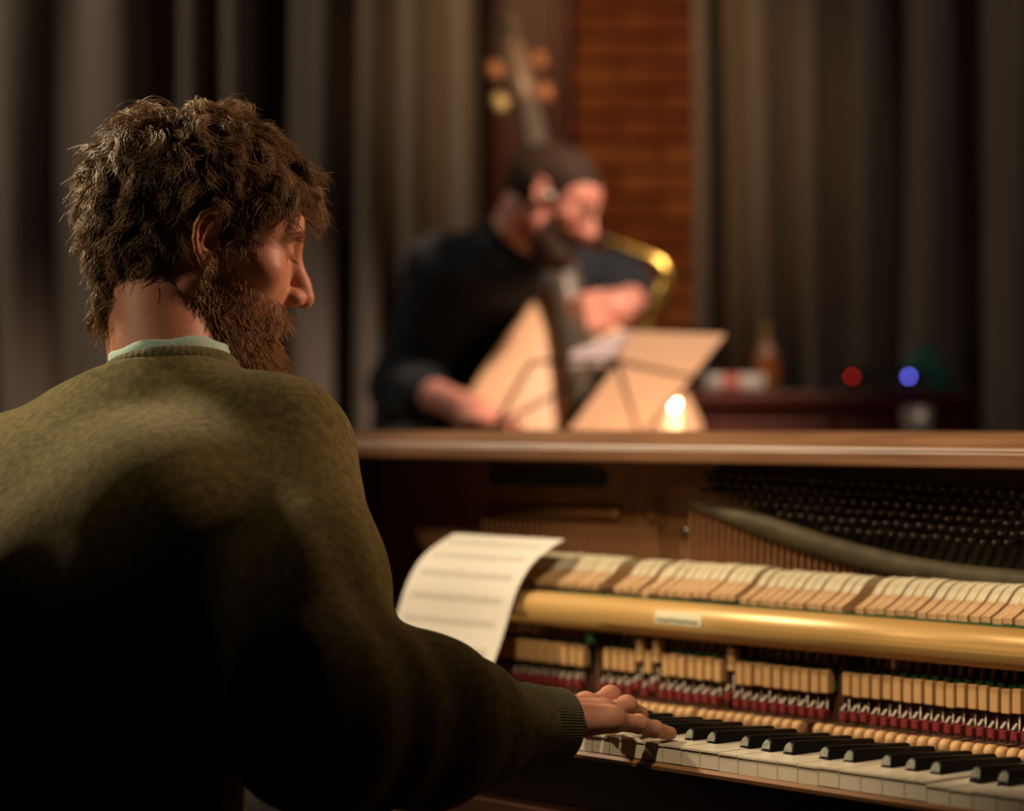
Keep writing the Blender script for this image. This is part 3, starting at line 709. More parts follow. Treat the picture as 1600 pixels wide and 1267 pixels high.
bsV, bsQ = strands(P, .00036, .00014)
beard = add('beard', mesh_np('beard', hp(bsV), bsQ), M['beard'], pianist, smooth=True); tag(beard, 'ginger brown full beard', None)
bx_ = np.abs(hV[:, 0]); ewm = (bx_ > .012) & (bx_ < .045) & (hV[:, 1] > .06) & (np.abs(hV[:, 2]-(.0385-.1*np.clip(bx_-.03, 0, 1))) < .0042)
idx = RNG.choice(np.where(ewm)[0], 170); R = hV[idx]; N = hN[idx]; K = 4; sd = np.where(R[:, 0] > 0, 1., -1.)
base = np.stack([.9*sd, -.2+0*sd, .15+0*sd], 1)+RNG.normal(size=R.shape)*.2+N*.35; base /= np.linalg.norm(base, axis=1, keepdims=True)
P = R[:, None]+base[:, None]*(np.linspace(0, 1, K)[None, :, None]*RNG.uniform(.006, .010, (len(R), 1, 1)))
for s in (1, -1):
    eV, eQ = strands(P[sd == s], .0003, .00012); add('eyebrow', mesh_np('eyebrow', hp(eV), eQ), M['brow'], pianist)
    la = []
    for u in np.linspace(0, 1, 26):
        a = np.array([s*(.021+.019*u), .0890-.005*u, .0163]); la.append([a, a+np.array([s*.001, .004, -.002]), a+np.array([s*.002, .008, -.0025])])
    lV, lQ = strands(np.array(la), .00022, .0001); add('eyelashes', mesh_np('eyelashes', hp(lV), lQ), M['brow'], pianist)
# sweater
CUF = {s: WR[s]+(EL[s]-WR[s])*(.04 if s == 1 else .1) for s in (1, -1)}
def sweater_sdf(P):
    d = torso(P, .006)
    yb = P[:, 1]+.5
    for s in (1, -1):
        mid = (SH[s]+EL[s])/2
        arm = chain(P, [SH[s], mid, EL[s], EL[s]+(CUF[s]-EL[s])*.48, CUF[s]], [.072, .068, .070, .066, .036], .04)
        ax = CUF[s]-EL[s]; ln = np.linalg.norm(ax); ax = ax/ln; t = (P-EL[s])@ax
        rr = np.clip(t/ln, -.3, 1.1)
        wr_ = np.exp(-((rr-.18)/.22)**2)+.9*np.exp(-((rr-.72)/.17)**2)
        arm = arm+.0042*np.sin(t*105+6*P[:, 2]+14*P[:, 0]+1.6*wob(P, 22, 31))*wr_*np.clip(.55+.6*wob(P, 14, 9), 0, 1.3)
        d = smin(d, arm, .055)
        d = smax(d, (P-CUF[s])@ax+.0, .004)if False else d
    d = smin(d, cap(P, (-.322, -.330, 1.020), (-.318, -.315, 1.068), .072, .063), .04)
    for s in (1, -1):
        d = smin(d, cap(P, (-.33+s*.05, -.33, 1.035), SH[s]+np.array([-s*.01, 0, .012]), .052, .060), .03)
        d = smin(d, cap(P, (-.34+s*.145, -.40, .93), (-.34+s*.15, -.44, .64), .095, .100), .05)
    d = d+.0035*wob(P, 26, 2)*np.clip(1.15-P[:, 2], 0, 1)*1.6
    # long drape folds at the small of the back
    fold = np.clip((.98-P[:, 2])/.15, 0, 1)*np.clip((-.40-P[:, 1])/.05, 0, 1)
    d = d+.007*np.sin(P[:, 0]*62+P[:, 2]*7+1.3*wob(P, 9, 4))*fold
    # neck opening
    nd = neck_hi-neck_lo; nd = nd/np.linalg.norm(nd); o = np.array([-.312, -.313, 1.078]); t = (P-o)@np.float32(nd)
    d = smax(d, t, .006)
    d = smax(d, -cap(P, o-nd*.03, o+nd*.1, .0585, .060), .004)
    d = smax(d, .585-P[:, 2], .02)
    return d
sV, sQ = sdf_mesh('sweater', sweater_sdf, (-.82, -.69, .56), (.13, -.05, 1.16), .0038)
sw = add('sweater', mesh_np('sweater', relax(sV, sQ, 1, .4)-PB, sQ), M['wool'], pianist, smooth=True); tag(sw, 'olive green wool crew-neck sweater', None)
for s in (1, -1):                                           # ribbed cuffs
    ax = Vector(WR[s]-EL[s]).normalized(); a = ax.cross(Vector((0, 0, 1))).normalized(); b = a.cross(ax); c0 = Vector(CUF[s])-Vector(PB)
    rings = []
    for t, r in ((-.012, .0335), (-.002, .0355), (.008, .0345), (.020, .0330), (.032, .0322), (.041, .0318), (.0445, .0308), (.0445, .0288), (.030, .0284)):
        rings.append([tuple(c0+ax*t+(a*math.cos(2*PI*k/336)*1.0+b*math.sin(2*PI*k/336)*1.05)*(r+(.0006 if k % 4 < 2 else -.0004))) for k in range(336)])
    MB().loft(rings, caps=False).build('cuff', M['rib'], sw)
nd = Vector(neck_hi-neck_lo).normalized(); na = nd.cross(Vector((0, 1, 0))).normalized(); nb_ = nd.cross(na); no = Vector((-.312, -.313, 1.078))-Vector(PB)
rings = []
for t, r in ((-.014, .0640), (-.008, .0660), (-.001, .0650), (.004, .0625), (.005, .0605), (.002, .0585), (-.014, .0580)):
    rings.append([tuple(no+nd*t+(na*math.cos(2*PI*k/240)*1.0+nb_*math.sin(2*PI*k/240)*1.0)*(r+(.0003 if k % 4 < 2 else -.0002))) for k in range(240)])
MB().loft(rings, caps=False).build('collar', M['rib'], sw)
rings = []
for t, r in ((-.03, .0585), (-.005, .0582), (.008, .0572), (.0145, .0562), (.0155, .0550), (.011, .0540), (-.02, .0535)):
    rings.append([tuple(no+nd*(t+.0015*math.sin(k*.35)+.002*math.sin(k*.11))+(na*math.cos(2*PI*k/120)+nb_*math.sin(2*PI*k/120))*r) for k in range(120)])
ts = MB().loft(rings, caps=False).build('t_shirt', M['mint'], pianist); tag(ts, 'pale mint t-shirt collar', None)
def jeans_sdf(P):
    d = ell(P, (-.34, -.45, .56), (.185, .150, .105))
    for s in (1, -1):
        hipj = (-.34+s*.095, -.44, .565); knee = (-.34+s*.13, -.02, .555); ank = (-.34+s*.12, .03, .14)
        mid = (-.34+s*.115, -.20, .598); knee = (knee[0], .0, .525)
        d = smin(d, chain(P, [hipj, mid, knee, ank], [.098, .086, .070, .062], .02), .03)
    d = d+.003*wob(P, 40, 12); return smax(d, .105-P[:, 2], .004)
jV, jQ = sdf_mesh('jeans', jeans_sdf, (-.58, -.64, .08), (-.08, .14, .70), .007)
add('jeans', mesh_np('jeans', jV-PB, jQ), M['jeans'], pianist, smooth=True)
for s in (1, -1):
    ax_ = -.34+s*.12
    shV, shQ = sdf_mesh('shoe', lambda P: smax(union([ell(P, (ax_, .03, .06), (.046, .06, .065)), ell(P, (ax_, .11, .045), (.05, .095, .05))], .03), .001-P[:, 2], .003), (ax_-.07, -.06, -.01), (ax_+.07, .23, .14), .005)
    add('shoe', mesh_np('shoe', shV-PB, shQ), M['shoe'], pianist, smooth=True)
# bench
bw0 = ORG+(-.34)*EX+(-.47)*EY
bench = root('piano_bench', 'dark wooden piano bench under the seated pianist', 'bench', (bw0[0], bw0[1], 0), -TH)
MB().box((-.33, -.17, .40), (.33, .17, .452), .015).build('seat', M['black'], bench)
MB().box((-.31, -.15, .34), (.31, .15, .40)).build('apron', M['case'], bench)
for sx_ in (-1, 1):
    for sy_ in (-1, 1): MB().tube([(sx_*.28, sy_*.125, 0), (sx_*.28, sy_*.125, .34)], [.018, .026], 10).build('leg', M['case'], bench)
# ------------------------------------------------------------------ the double bass, leaning in front of its player
Nj = W(872, 450, 5.2); vv = np.array([-.15, .30, .94]); vv /= np.linalg.norm(vv)
ww = np.array([.30, -.95, 0.]); ww -= vv*(ww@vv); ww /= np.linalg.norm(ww); uu = np.cross(vv, ww)
BM = np.stack([uu, vv, ww], 1)                              # local (u right, v up the neck, w to the front) -> world
bb = Nj+BM@np.array([0, -1.38, -.06]); BB = np.array([bb[0], bb[1], 0.])
bass = root('double_bass', 'pale wooden double bass leaning against the dark-clothed player', 'double bass', tuple(BB))
def bp_(mb, name, m, parent=None): return mb.xf(BM, Nj-BB).build(name, M[m], parent or bass)
ov = [0, -.03, -.08, -.16, -.25, -.33, -.42, -.5, -.56, -.63, -.70, -.8, -.9, -1.0, -1.06, -1.1]
oh = [.03, .052, .095, .170, .238, .262, .252, .207, .182, .188, .24, .32, .34, .30, .2, .04]
vs = np.linspace(0, -1.1, 67); hs = np.interp(-vs, [-a for a in ov], oh)
for _ in range(3): hs[1:-1] = (hs[:-2]+2*hs[1:-1]+hs[2:])/4
NU = 15
def plate_mesh(w0, arch, grow):
    V = []; 
    for v, h in zip(vs, hs):
        for k in np.linspace(-1, 1, NU):
            e = min(1, min(-v, 1.1+v)/.12+.15); V.append(((h+grow)*k, v, w0+arch*(1-abs(k)**2.4)*e))
    n = len(vs); return V, [(i*NU+k, i*NU+k+1, (i+1)*NU+k+1, (i+1)*NU+k) for i in range(n-1) for k in range(NU-1)]
def plate(name, w0, th_, arch, m):
    V1, F1 = plate_mesh(w0, arch, .012); V2, F2 = plate_mesh(w0-th_, arch, .012); o = len(V1)
    n = len(vs); rim = [i*NU for i in range(n)]+[(n-1)*NU+k for k in range(1, NU)]+[i*NU+NU-1 for i in range(n-2, -1, -1)]+[k for k in range(NU-2, 0, -1)]
    Fs = F1+[tuple(a+o for a in reversed(f)) for f in F2]+[(rim[i], rim[(i+1) % len(rim)], rim[(i+1) % len(rim)]+o, rim[i]+o) for i in range(len(rim))]
    mb = MB().raw(V1+V2, Fs, True); return bp_(mb, name, m)
plate('top_plate', 0, .006, .028, 'spruce'); plate('back_plate', -.19, .006, -.012, 'maple')
rb = MB(); R1 = [(-h, v) for v, h in zip(vs, hs)]+[(h, v) for v, h in zip(vs[::-1], hs[::-1])]
rb.loft([[(u, v, w_) for u, v in R1] for w_ in (-.192, -.004)], caps=False); bp_(rb, 'ribs', 'maple')
fbp = MB(); fbp.loft([[(hw_*math.cos(t), v, w0+.012*math.sin(t)) for t in np.linspace(0, PI, 9)]+[(-hw_, v, w0-.016), (hw_, v, w0-.016)] for v, hw_, w0 in ((.43, .022, .018), (0, .034, .050), (-.38, .044, .085))]); bp_(fbp, 'fingerboard', 'fboard')
nk = MB(); nk.loft([[(r*math.cos(t), v, w0+r*math.sin(t)*1.1) for t in np.linspace(PI, 2*PI, 9)] for v, r, w0 in ((.44, .022, .002), (.2, .025, .018), (.05, .030, .030), (-.02, .05, .025))]); bp_(nk, 'neck', 'maple')
pgb = MB(); pgb.loft([[(-hw_, v, w0), (hw_, v, w0), (hw_, v, w0-dp), (-hw_, v, w0-dp)] for v, hw_, w0, dp in ((.43, .022, .005, .04), (.50, .026, .0, .05), (.58, .024, -.012, .05), (.63, .018, -.025, .04))]); pbx = bp_(pgb, 'pegbox', 'dkmaple')
sc_ = MB(); sp_ = []
for t in np.linspace(0, 3.6*PI, 46): r = .036*(1-t/(3.9*PI)); sp_.append((0, .645+r*math.cos(t+2.6), -.035+r*math.sin(t+2.6)))
sc_.tube(sp_, [.016-.008*i/45 for i in range(46)], 8, True, (1, 1)); bp_(sc_, 'scroll', 'dkmaple')
for sd_, v in ((-1, .535), (1, .56), (-1, .455), (1, .478)):
    pg_ = MB(); pg_.tube([(sd_*.02, v, -.02), (sd_*.052, v, -.02)], .006, 8); pg_.tube([(sd_*.05, v-.022, -.02), (sd_*.053, v-.012, -.02), (sd_*.054, v+.012, -.02), (sd_*.05, v+.022, -.02)], [.006, .018, .018, .006], 10, True, (.4, 1)); bp_(pg_, 'tuning_key', 'dullbrass' if (v < .46) else 'tuner')
for k in range(4):
    u = (k-1.5); bp_(MB().tube([(u*.008, .43, .022), (u*.014, -.38, .104), (u*.024, -.66, .165), (u*.012, -.90, .09)], .0016, 5), 'string', 'steel')
br = MB().prism([(-.075, .02), (-.06, .07), (-.04, .10), (-.03, .16), (.03, .16), (.04, .10), (.06, .07), (.075, .02), (.04, .025), (.02, .06), (-.02, .06), (-.04, .025)], 1, -.67, -.655); bp_(br, 'bridge', 'spruce')
bp_(MB().loft([[(-a, v, w0), (a, v, w0), (a*.7, v, w0+.015), (-a*.7, v, w0+.015)] for v, a, w0 in ((-.80, .045, .07), (-.95, .035, .055), (-1.08, .022, .035))]), 'tailpiece', 'fboard')
for sd_ in (-1, 1):
    fp = [(sd_*(.115+.02*math.sin(t)), -.56-.10*t/PI*1.4, .0265) for t in np.linspace(0, PI, 12)]; bp_(MB().tube(fp, [.011]+[.006]*10+[.012], 6, True, (.25, 1), tuple((0, 0, 1))), 'sound_hole', 'black')
bp_(MB().tube([(0, -1.09, -.08), (0, -1.39, -.075)], [.009, .006], 8), 'endpin', 'steel')

# ------------------------------------------------------------------ the bass player
pl = W(680, 700, 5.50); PL = np.array([pl[0], pl[1], 0.])
player = root('person', 'bearded bass player in a dark navy sweater and glasses, bent over the double bass', 'person', tuple(PL))
fwd = np.array([.84, -.22, -.50]); fwd /= np.linalg.norm(fwd); up_ = np.array([.45, .02, .88]); rgt = np.cross(fwd, up_); rgt /= np.linalg.norm(rgt); up_ = np.cross(rgt, fwd)
PR = np.stack([rgt, fwd, up_], 1); PH = W(846, 306, 4.93)-PR@np.array([.07, 0, 0])
def pj(*a): return W(*a)
nb0 = pj(800, 385, 5.06); chest = pj(752, 470, 5.38); belly = pj(700, 600, 5.52); pelv = pj(680, 730, 5.55)
shR = pj(700, 432, 5.17); elR = pj(628, 602, 5.22); wrR = pj(715, 632, 4.97); shL = pj(862, 425, 5.42); elL = pj(972, 440, 5.56); wrL = pj(985, 470, 5.36)
def pb_sdf(P):
    d = union([cap(P, pelv, belly, .135, .13), cap(P, belly, chest, .13, .125), cap(P, chest, nb0, .12, .06)], .05)
    d = smin(d, cap(P, nb0, PH+PR@np.array([0, -.03, -.02]), .062, .055), .03)
    d = smin(d, chain(P, [shR, elR, wrR], [.055, .045, .030], .02), .04); d = smin(d, chain(P, [shL, elL, wrL], [.055, .045, .032], .02), .04)
    for s in (-1, 1):
        hp_ = pelv+np.array([0, s*.09, -.02]); kn = np.array([hp_[0]+.10, hp_[1], .50]); an = np.array([hp_[0]+.02, hp_[1], .08])
        d = smin(d, chain(P, [hp_, kn, an], [.09, .06, .045], .02), .03); d = smin(d, cap(P, an, an+np.array([.13, 0, -.03]), .045, .04), .02)
    return d
p1 = sdf_mesh('pb', pb_sdf, (-.55, 4.8, 0), (.45, 5.85, 1.6), .011)
p2 = (bhV@PR.T+PH, bhQ)
def fist(P):
    c = pj(952, 486, 5.24); d = ell(P, c, (.055, .042, .045))
    d = smin(d, cap(P, wrL, c, .034, .036), .02)
    for k in range(4):
        a = pj(935+6*k, 462+15*k, 5.17); b = pj(905+3*k, 470+14*k, 5.11); e = pj(885+3*k, 476+14*k, 5.12); d = smin(d, chain(P, [a, b, e], [.013, .012, .010]), .006)
    return smin(d, chain(P, [pj(960, 500, 5.28), pj(930, 520, 5.27), pj(905, 525, 5.26)], [.018, .014, .011]), .01)
cF = pj(940, 488, 5.24); p3 = sdf_mesh('fist', fist, cF-.14, cF+.16, .004)
hnd = pj(748, 655, 4.88)
def hand2(P):
    d = chain(P, [wrR, hnd], [.032, .036]); d = smin(d, ell(P, hnd, (.045, .045, .028)), .02)
    for k in range(4):
        a = hnd+np.array([.03, -.025+.018*k, .005]); b = a+np.array([.045, 0, -.01]); e = b+np.array([.02, .005, -.035]); d = smin(d, chain(P, [a, b, e], [.011, .010, .008]), .006)
    return smin(d, chain(P, [hnd+np.array([-.01, -.03, 0]), hnd+np.array([.025, -.055, -.01]), hnd+np.array([.06, -.06, -.015])], [.015, .012, .010]), .008)
p4 = sdf_mesh('hand2', hand2, np.minimum(wrR, hnd)-.13, np.maximum(wrR, hnd)+.15, .004)
n = 0; VV = []; QQ = []
for v, q in (p1, p2, p3, p4): VV.append(v-PL); QQ.append(q+n); n += len(v)
add('body', mesh_np('body', np.concatenate(VV), np.concatenate(QQ)), M['skin_bg'], player, smooth=True)
def psw(P):
    d = union([cap(P, pelv+np.array([0, 0, .0]), belly, .165, .155), cap(P, belly, chest, .155, .15), cap(P, chest, nb0+np.array([-.01, 0, -.01]), .145, .075)], .05)
    d = smin(d, chain(P, [nb0+np.array([-.02, 0, -.03]), shR], [.07, .08]), .04); d = smin(d, chain(P, [nb0, shL], [.07, .08]), .04)
    d = smin(d, chain(P, [shR, elR, elR+(wrR-elR)*.42], [.085, .070, .060], .03), .05); d = smin(d, chain(P, [shL, elL, elL+(wrL-elL)*.75], [.08, .058, .050], .03), .05)
    d = d+.006*wob(P, 24, 8)
    ax = PH-nb0; ax /= np.linalg.norm(ax); return smax(d, (P-(nb0+ax*.035))@np.float32(ax), .01)
qV, qQ = sdf_mesh('psw', psw, (-.62, 4.78, .70), (.50, 5.88, 1.55), .009)
sw2 = add('sweater', mesh_np('sweater', qV-PL, qQ), M['navy'], player, smooth=True)
def ptr(P):
    d = cap(P, pelv-np.array([0, .06, .0]), pelv+np.array([0, .06, 0]), .15, .15)
    for s in (-1, 1):
        hp_ = pelv+np.array([0, s*.09, -.02]); kn = np.array([hp_[0]+.10, hp_[1], .50]); an = np.array([hp_[0]+.02, hp_[1], .12]); d = smin(d, chain(P, [hp_, kn, an], [.105, .08, .07], .02), .03)
    return smax(d, .09-P[:, 2], .004)
qV, qQ = sdf_mesh('ptr', ptr, (pelv[0]-.25, pelv[1]-.32, .05), (pelv[0]+.35, pelv[1]+.32, pelv[2]+.2), .012); add('trousers', mesh_np('trousers', qV-PL, qQ), M['black'], player, smooth=True)
for s in (-1, 1):
    c = pelv+np.array([.07, s*.09, 0]); qV, qQ = sdf_mesh('shoe', lambda P: smax(union([ell(P, (c[0]-.05, c[1], .06), (.06, .046, .065)), ell(P, (c[0]+.03, c[1], .045), (.1, .05, .05))], .03), .001-P[:, 2], .003), (c[0]-.15, c[1]-.08, -.01), (c[0]+.17, c[1]+.08, .16), .008)
    add('shoe', mesh_np('shoe', qV-PL, qQ), M['shoe'], player, smooth=True)
cV, cQ = hair_cap(bhV, bhQ, bhN, .012); add('hair', mesh_np('hair', cV@PR.T+PH-PL, cQ), M['dkhair'], player, smooth=True)
bmk = ((beard_w(bhV) > 0) & (bhV[:, 1] > .028) & (bhV[:, 2] < -.028)) | ((bhV[:, 2] < -.034) & (bhV[:, 1] > .075)); qk = bmk[bhQ].all(1); q = bhQ[qk]; us = np.unique(q); mp = np.full(len(bhV), -1); mp[us] = np.arange(len(us))
BVv = bhV+bhN*(.004+.010*np.clip((-.05-bhV[:, 2])/.04, 0, 1))[:, None]; add('beard', mesh_np('beard', BVv[us]@PR.T+PH-PL, mp[q]), M['dkhair'], player, smooth=True)
gl = MB()
for s in (-1, 1):
    gl.tube([(s*.032+.024*math.cos(t)*1.05, .098-abs(.4*math.cos(t))*.004, .014+.019*math.sin(t)) for t in np.linspace(0, 2*PI, 21)], .0022, 6, False)
    gl.tube([(s*.056, .094, .020), (s*.074, .05, .022), (s*.079, -.005, .024)], .0020, 6)
gl.tube([(-.008, .100, .018), (0, .103, .020), (.008, .100, .018)], .0020, 6)
gl.xf(PR, PH-PL).build('glasses', M['black'], player)
ep = MB().lathe([(.002, -.006), (.010, -.005), (.012, 0), (.010, .005), (.002, .006)], 12); ep.xf(np.eye(3), PR@np.array([.083, .014, .006])+PH-PL).build('earpiece', M['white'], player)

# ------------------------------------------------------------------ music stand with pages
def sy(py): return 4.35+(py-565)*.0012
def sp3(px, py): return W(px, py, sy(py))
foot = sp3(842, 724); ST = np.array([foot[0], foot[1], 0.])
stand = root('music_stand', 'folding wire music stand seen from behind in front of the double bass', 'music stand', tuple(ST))
def rod(pts, r, name, m): MB().tube([tuple(np.asarray(p)-ST) for p in pts], r, 8).build(name, M[m], stand)
rod([sp3(960, 562), sp3(842, 724)], .0085, 'desk_spine', 'metalblk')
rod([sp3(772, 668), sp3(830, 566), sp3(960, 563)], .0045, 'desk_rod', 'bronze'); rod([sp3(960, 563), sp3(1086, 590), sp3(1000, 685)], .0045, 'desk_rod', 'bronze')
rod([sp3(960, 565), sp3(772, 668)], .004, 'desk_rod', 'bronze'); rod([sp3(963, 565), sp3(1000, 685)], .004, 'desk_rod', 'bronze')
rod([sp3(765, 672), sp3(842, 724), sp3(1004, 688)], .005, 'desk_ledge', 'bronze')
rod([tuple(foot), (foot[0], foot[1], .25)], .010, 'pole', 'metalblk')
for a in (1.5, 3.3, 5.0): rod([(foot[0], foot[1], .30), (foot[0]+.20*math.cos(a), foot[1]+.20*math.sin(a), .012)], .006, 'leg', 'metalblk')
M['page'] = mat('translucent_page', (.96, .84, .74), .8)
nt_ = M['page'].node_tree; tr = nt_.nodes.new('ShaderNodeBsdfTranslucent'); tr.inputs[0].default_value = (1, .84, .70, 1); mx = nt_.nodes.new('ShaderNodeMixShader'); mx.inputs[0].default_value = .75
nt_.links.new(nt_.nodes['Principled BSDF'].outputs[0], mx.inputs[1]); nt_.links.new(tr.outputs[0], mx.inputs[2]); nt_.links.new(mx.outputs[0], nt_.nodes['Material Output'].inputs[0])
def page(name, quad, dy, label, th_, m, sag=0):
    P4 = [sp3(*p)+np.array([0, dy, 0]) for p in quad]; c = P4[0]; V = []; n_ = 6
    for side in (0, th_):
        for i in range(n_):
            for j in range(n_):
                a, b = i/(n_-1), j/(n_-1); p = (P4[0]*(1-b)+P4[1]*b)*(1-a)+(P4[3]*(1-b)+P4[2]*b)*a
                V.append(p-c+np.array([0, side+sag*math.sin(a*PI)*math.sin(b*PI), 0]))
    o = n_*n_; Fs = [(i*n_+j, i*n_+j+1, (i+1)*n_+j+1, (i+1)*n_+j) for i in range(n_-1) for j in range(n_-1)]; Fs += [tuple(o+k for k in reversed(f)) for f in Fs]
    rim = [j for j in range(n_)]+[i*n_+n_-1 for i in range(1, n_)]+[(n_-1)*n_+j for j in range(n_-2, -1, -1)]+[i*n_ for i in range(n_-2, 0, -1)]
    Fs += [(rim[i], rim[i-1], rim[i-1]+o, rim[i]+o) for i in range(len(rim))]
    ob = add(name, MB().raw(V, Fs).me(name), M[m], None, tuple(c)); return tag(ob, label, 'sheet music')
page('music_page', [(985, 517), (1135, 522), (1006, 684), (875, 684)], .012, 'large pale page on the wire music stand, glowing peach from the light behind', .0015, 'page')
M['page2'] = M['page'].copy(); M['page2'].node_tree.nodes['Principled BSDF'].inputs['Base Color'].default_value = (.9, .88, .95, 1)
for n_ in M['page2'].node_tree.nodes:
    if n_.type == 'BSDF_TRANSLUCENT': n_.inputs[0].default_value = (1, .95, .98, 1)
page('music_booklet', [(893, 548), (986, 514), (964, 565), (890, 573)], .004, 'small white booklet at the top left of the wire music stand', .0012, 'page2')

# ------------------------------------------------------------------ candle on a small round table
ct = W(1053, 626, 4.65); tz = .82
tb = root('side_table', 'small round dark side table hidden behind the piano under the candle', 'table', (ct[0]+.03, ct[1], 0))
MB().lathe([(.16, tz-.025), (.17, tz-.015), (.165, tz)], 32).build('tabletop', M['case'], tb); MB().tube([(0, 0, .03), (0, 0, tz-.02)], .02, 10).build('stem', M['case'], tb); MB().lathe([(.13, 0), (.12, .02), (.03, .035)], 24).build('base', M['case'], tb)
cd = root('candle', 'lit white candle burning beside the music stand', 'candle', (ct[0], ct[1], tz))
hC = ct[2]-tz-.022
MB().lathe([(.013, 0), (.0135, hC*.5), (.0125, hC), (.006, hC-.003)], 16).build('wax', M['wax'], cd)
MB().lathe([(.05, 0), (.055, .006), (.02, .010), (.017, .03), (.0145, .03)], 20).build('holder', M['brass'], cd)
MB().lathe([(.001, hC+.003), (.008, hC+.012), (.0085, hC+.019), (.005, hC+.029), (.0008, hC+.040)], 12).build('flame', M['flame'], cd)
pl_ = lamp('candle_light', 'POINT', (ct[0], ct[1]-.0, ct[2]+.04), (0, 0, 0), 1.6, (1, .5, .2), .015)

# ------------------------------------------------------------------ saxophone on its stand
sx0 = W(1040, 430, 5.65); SX = np.array([sx0[0], sx0[1], 0.])
sax = root('saxophone', 'brass saxophone with curved neck standing behind the bass player\'s hand', 'saxophone', tuple(SX))
def S3(px, py, Y=5.65): return tuple(W(px, py, Y)-SX)
MB().tube([S3(952, 376), S3(968, 383), S3(990, 392), S3(1012, 400), S3(1030, 410), S3(1040, 424), S3(1042, 440), S3(1036, 456), S3(1024, 475), S3(1010, 497)], [.009, .011, .013, .015, .017, .018, .0185, .019, .019, .019], 12).build('neck', M['brass'], sax)
b0 = W(1010, 497, 5.65)-SX
MB().tube([tuple(b0), tuple(b0+np.array([-.05, 0, -.30])), tuple(b0+np.array([-.06, 0, -.50])), tuple(b0+np.array([-.03, -.02, -.60])), tuple(b0+np.array([.04, -.06, -.60])), tuple(b0+np.array([.09, -.10, -.45])), tuple(b0+np.array([.12, -.14, -.28]))], [.019, .028, .034, .040, .046, .055, .075], 14).build('body_tube', M['brass'], sax)
MB().lathe([(.055, -.04), (.075, -.01), (.082, 0), (.076, -.005), (.05, -.04)], 20, tuple(b0+np.array([.12, -.14, -.28]))).build('bell_rim', M['brass'], sax)
MB().tube([S3(952, 376), S3(940, 371), S3(930, 367)], [.0095, .0095, .006], 10).build('mouthpiece', M['black'], sax)
for k in range(6):
    c = b0+np.array([-.03-.012*k*.3, -.03, -.10-.055*k]); MB().lathe([(.001, -.003), (.014, -.003), (.014, .003), (.001, .003)], 12).xf(np.array([[1, 0, 0], [0, 0, -1], [0, 1, 0]]), c).build('key_cup', M['brass'], sax)
sst = root('saxophone_stand', 'black tripod stand carrying the saxophone', 'stand', tuple(SX+np.array([b0[0]-.05, .05, 0])))
zb = float(b0[2]-.66)
MB().tube([(0, 0, .12), (0, 0, zb+.25)], .011, 8).build('post', M['metalblk'], sst); MB().tube([(-.06, -.05, zb+.02), (0, 0, zb-.03), (.10, -.10, zb+.02)], .009, 8).build('cradle', M['metalblk'], sst)
for a in (.5, 2.6, 4.7): MB().tube([(0, 0, .16), (.22*math.cos(a), .22*math.sin(a), .01)], .008, 8).build('leg', M['metalblk'], sst)

# ------------------------------------------------------------------ cabinet on the right with small things on it
CT = CZ+(HY-613)/F*5.8; cx0 = W(1096, 0, 5.8)[0]; cx1 = W(1512, 0, 5.8)[0]; cm = (cx0+cx1)/2
cab = root('cabinet', 'dark red-brown wooden cabinet in front of the right-hand curtain', 'cabinet', (cm, 5.98, 0)); hwc = (cx1-cx0)/2
MB().box((-hwc, -.16, .08), (hwc, .16, CT-.03)).build('body', M['mahog'], cab); MB().box((-hwc-.015, -.19, CT-.03), (hwc+.015, .17, CT), .005).build('top', M['mahog'], cab)
for s in (-1, 1):
    d_ = MB().box((s*hwc*.5-hwc*.46, -.175, .12), (s*hwc*.5+hwc*.46, -.16, CT-.07), .004).build('door', M['mahog'], cab); MB().lathe([(.004, 0), (.012, .01), (.009, .02)], 10, (s*.04, -.19, .6)).build('knob', M['brass'], d_)
for s in (-1, 1):
    for t_ in (-1, 1): MB().box((s*(hwc-.04)-.02, t_*.13-.02, 0), (s*(hwc-.04)+.02, t_*.13+.02, .08)).build('foot', M['mahog'], cab)
CT += .0008
def at(px, Y=5.9): return (px-800)/F*Y
bo = root('bottle', 'brown glass bottle standing on the cabinet beside the white roll', 'bottle', (at(1200), 5.93, CT))
MB().lathe([(.028, 0), (.031, .01), (.031, .085), (.024, .105), (.0125, .125), (.0115, .15), (.0125, .155)], 18).build('glass_body', M['glassbrown'], bo); MB().lathe([(.0135, .150), (.0135, .162), (.004, .163)], 14).build('cap', M['brass'], bo)
MB().lathe([(.0315, .03), (.0316, .032), (.0316, .075), (.0315, .077)], 18).build('label_band', M['maple'], bo)
ro = root('paper_roll', 'white roll of paper with a red print lying on the cabinet', 'roll', (at(1145), 5.84, CT))
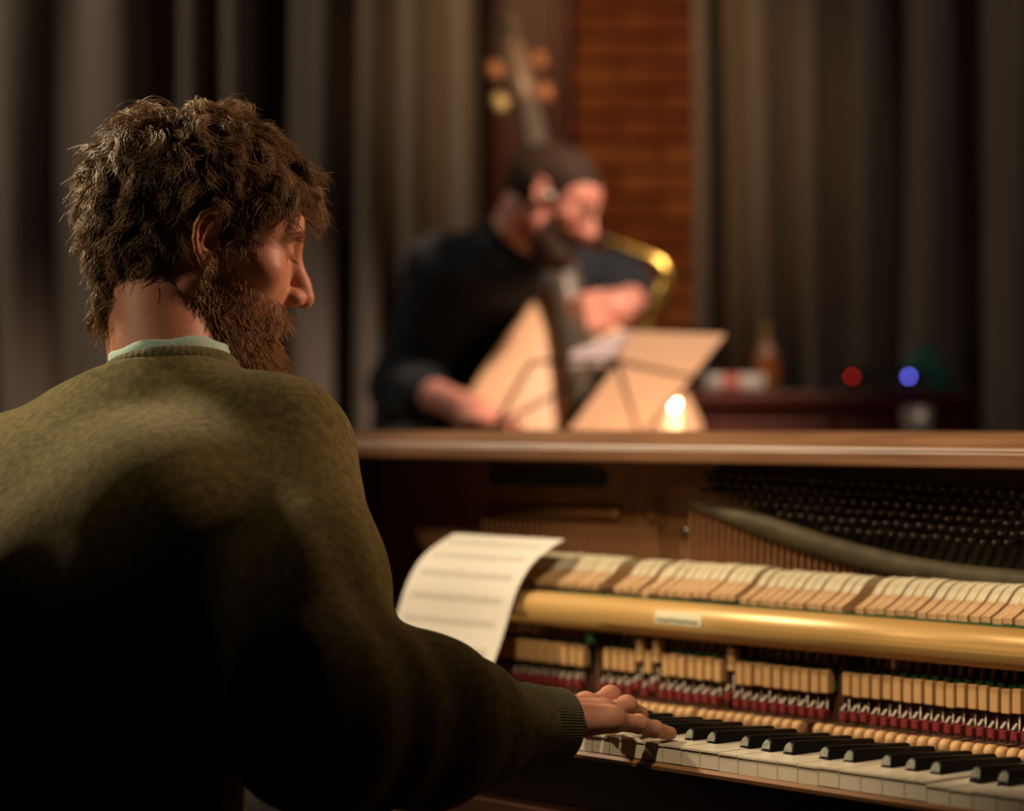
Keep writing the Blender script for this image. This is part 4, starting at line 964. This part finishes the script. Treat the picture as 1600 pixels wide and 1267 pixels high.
MB().tube([(-.068, 0, .022), (.068, 0, .022)], .021, 16).build('roll_body', M['white'], ro); MB().tube([(-.03, 0, .022), (.01, 0, .022)], .0214, 16, False).build('print_band', M['redprint'], ro)
for nm, px, lab, m, dx in (('audio_box', 1332, 'small black audio box with a glowing red lamp on the cabinet', 'ledred', 0), ('audio_box', 1421, 'small black audio box with a glowing blue lamp on the cabinet', 'ledblue', 0)):
    x = at(px, 5.83); a = root(nm, lab, 'audio device', (x, 5.90, CT)); MB().box((-.05, -.06, 0), (.05, .06, .058), .004).build('housing', M['black'], a)
    z = CZ+(HY-588)/F*5.83-CT; MB().lathe([(.0005, -.004), (.0045, -.004), (.0045, .003), (.002, .005)], 12).xf(np.array([[1, 0, 0], [0, 0, -1], [0, 1, 0]]), (0, -.062, z)).build('lamp', M[m], a)
    for q in (-.03, .03): MB().tube([(q, -.066, .018), (q, -.058, .018)], .007, 10).build('dial', M['steel'], a)
cl = MB(); rr_ = np.random.default_rng(5)
rings = []
for t in np.linspace(0, 1, 9):
    hw_ = .085*(1-t)**.8+.006; rings.append([((.03*t)+hw_*math.cos(a)*(1+.18*math.sin(3*a+t*4)), .045*(1-t*.8)*math.sin(a)*(1+.2*math.sin(5*a)), .115*t*(1+.1*math.sin(2*a))) for a in np.linspace(0, 2*PI, 28)[:-1]])
cl.loft(rings); co = cl.build('cloth', M['teal'], None, (at(1432, 6.05), 6.06, CT)); tag(co, 'crumpled teal cloth heaped on the cabinet behind the blue lamp', 'cloth')
fc_ = root('flight_case', 'black equipment case standing in front of the cabinet', 'case', (at(1430, 5.4), 5.42, 0))
fz = CZ+(HY-690)/F*5.4; MB().box((-.2, -.15, 0), (.2, .15, fz), .01).build('shell', M['black'], fc_); MB().box((-.205, -.155, fz*.7), (.205, .155, fz*.7+.02), .003).build('metal_edge', M['steel'], fc_)
gw = MB().lathe([(.026, 0), (.030, .002), (.034, .075), (.0325, .075), (.0285, .006), (.001, .005)], 20).build('drinking_glass', M['glass'], None, (at(1430, 5.4), 5.38, fz+.0005)); tag(gw, 'clear drinking glass on the black equipment case', 'glass')
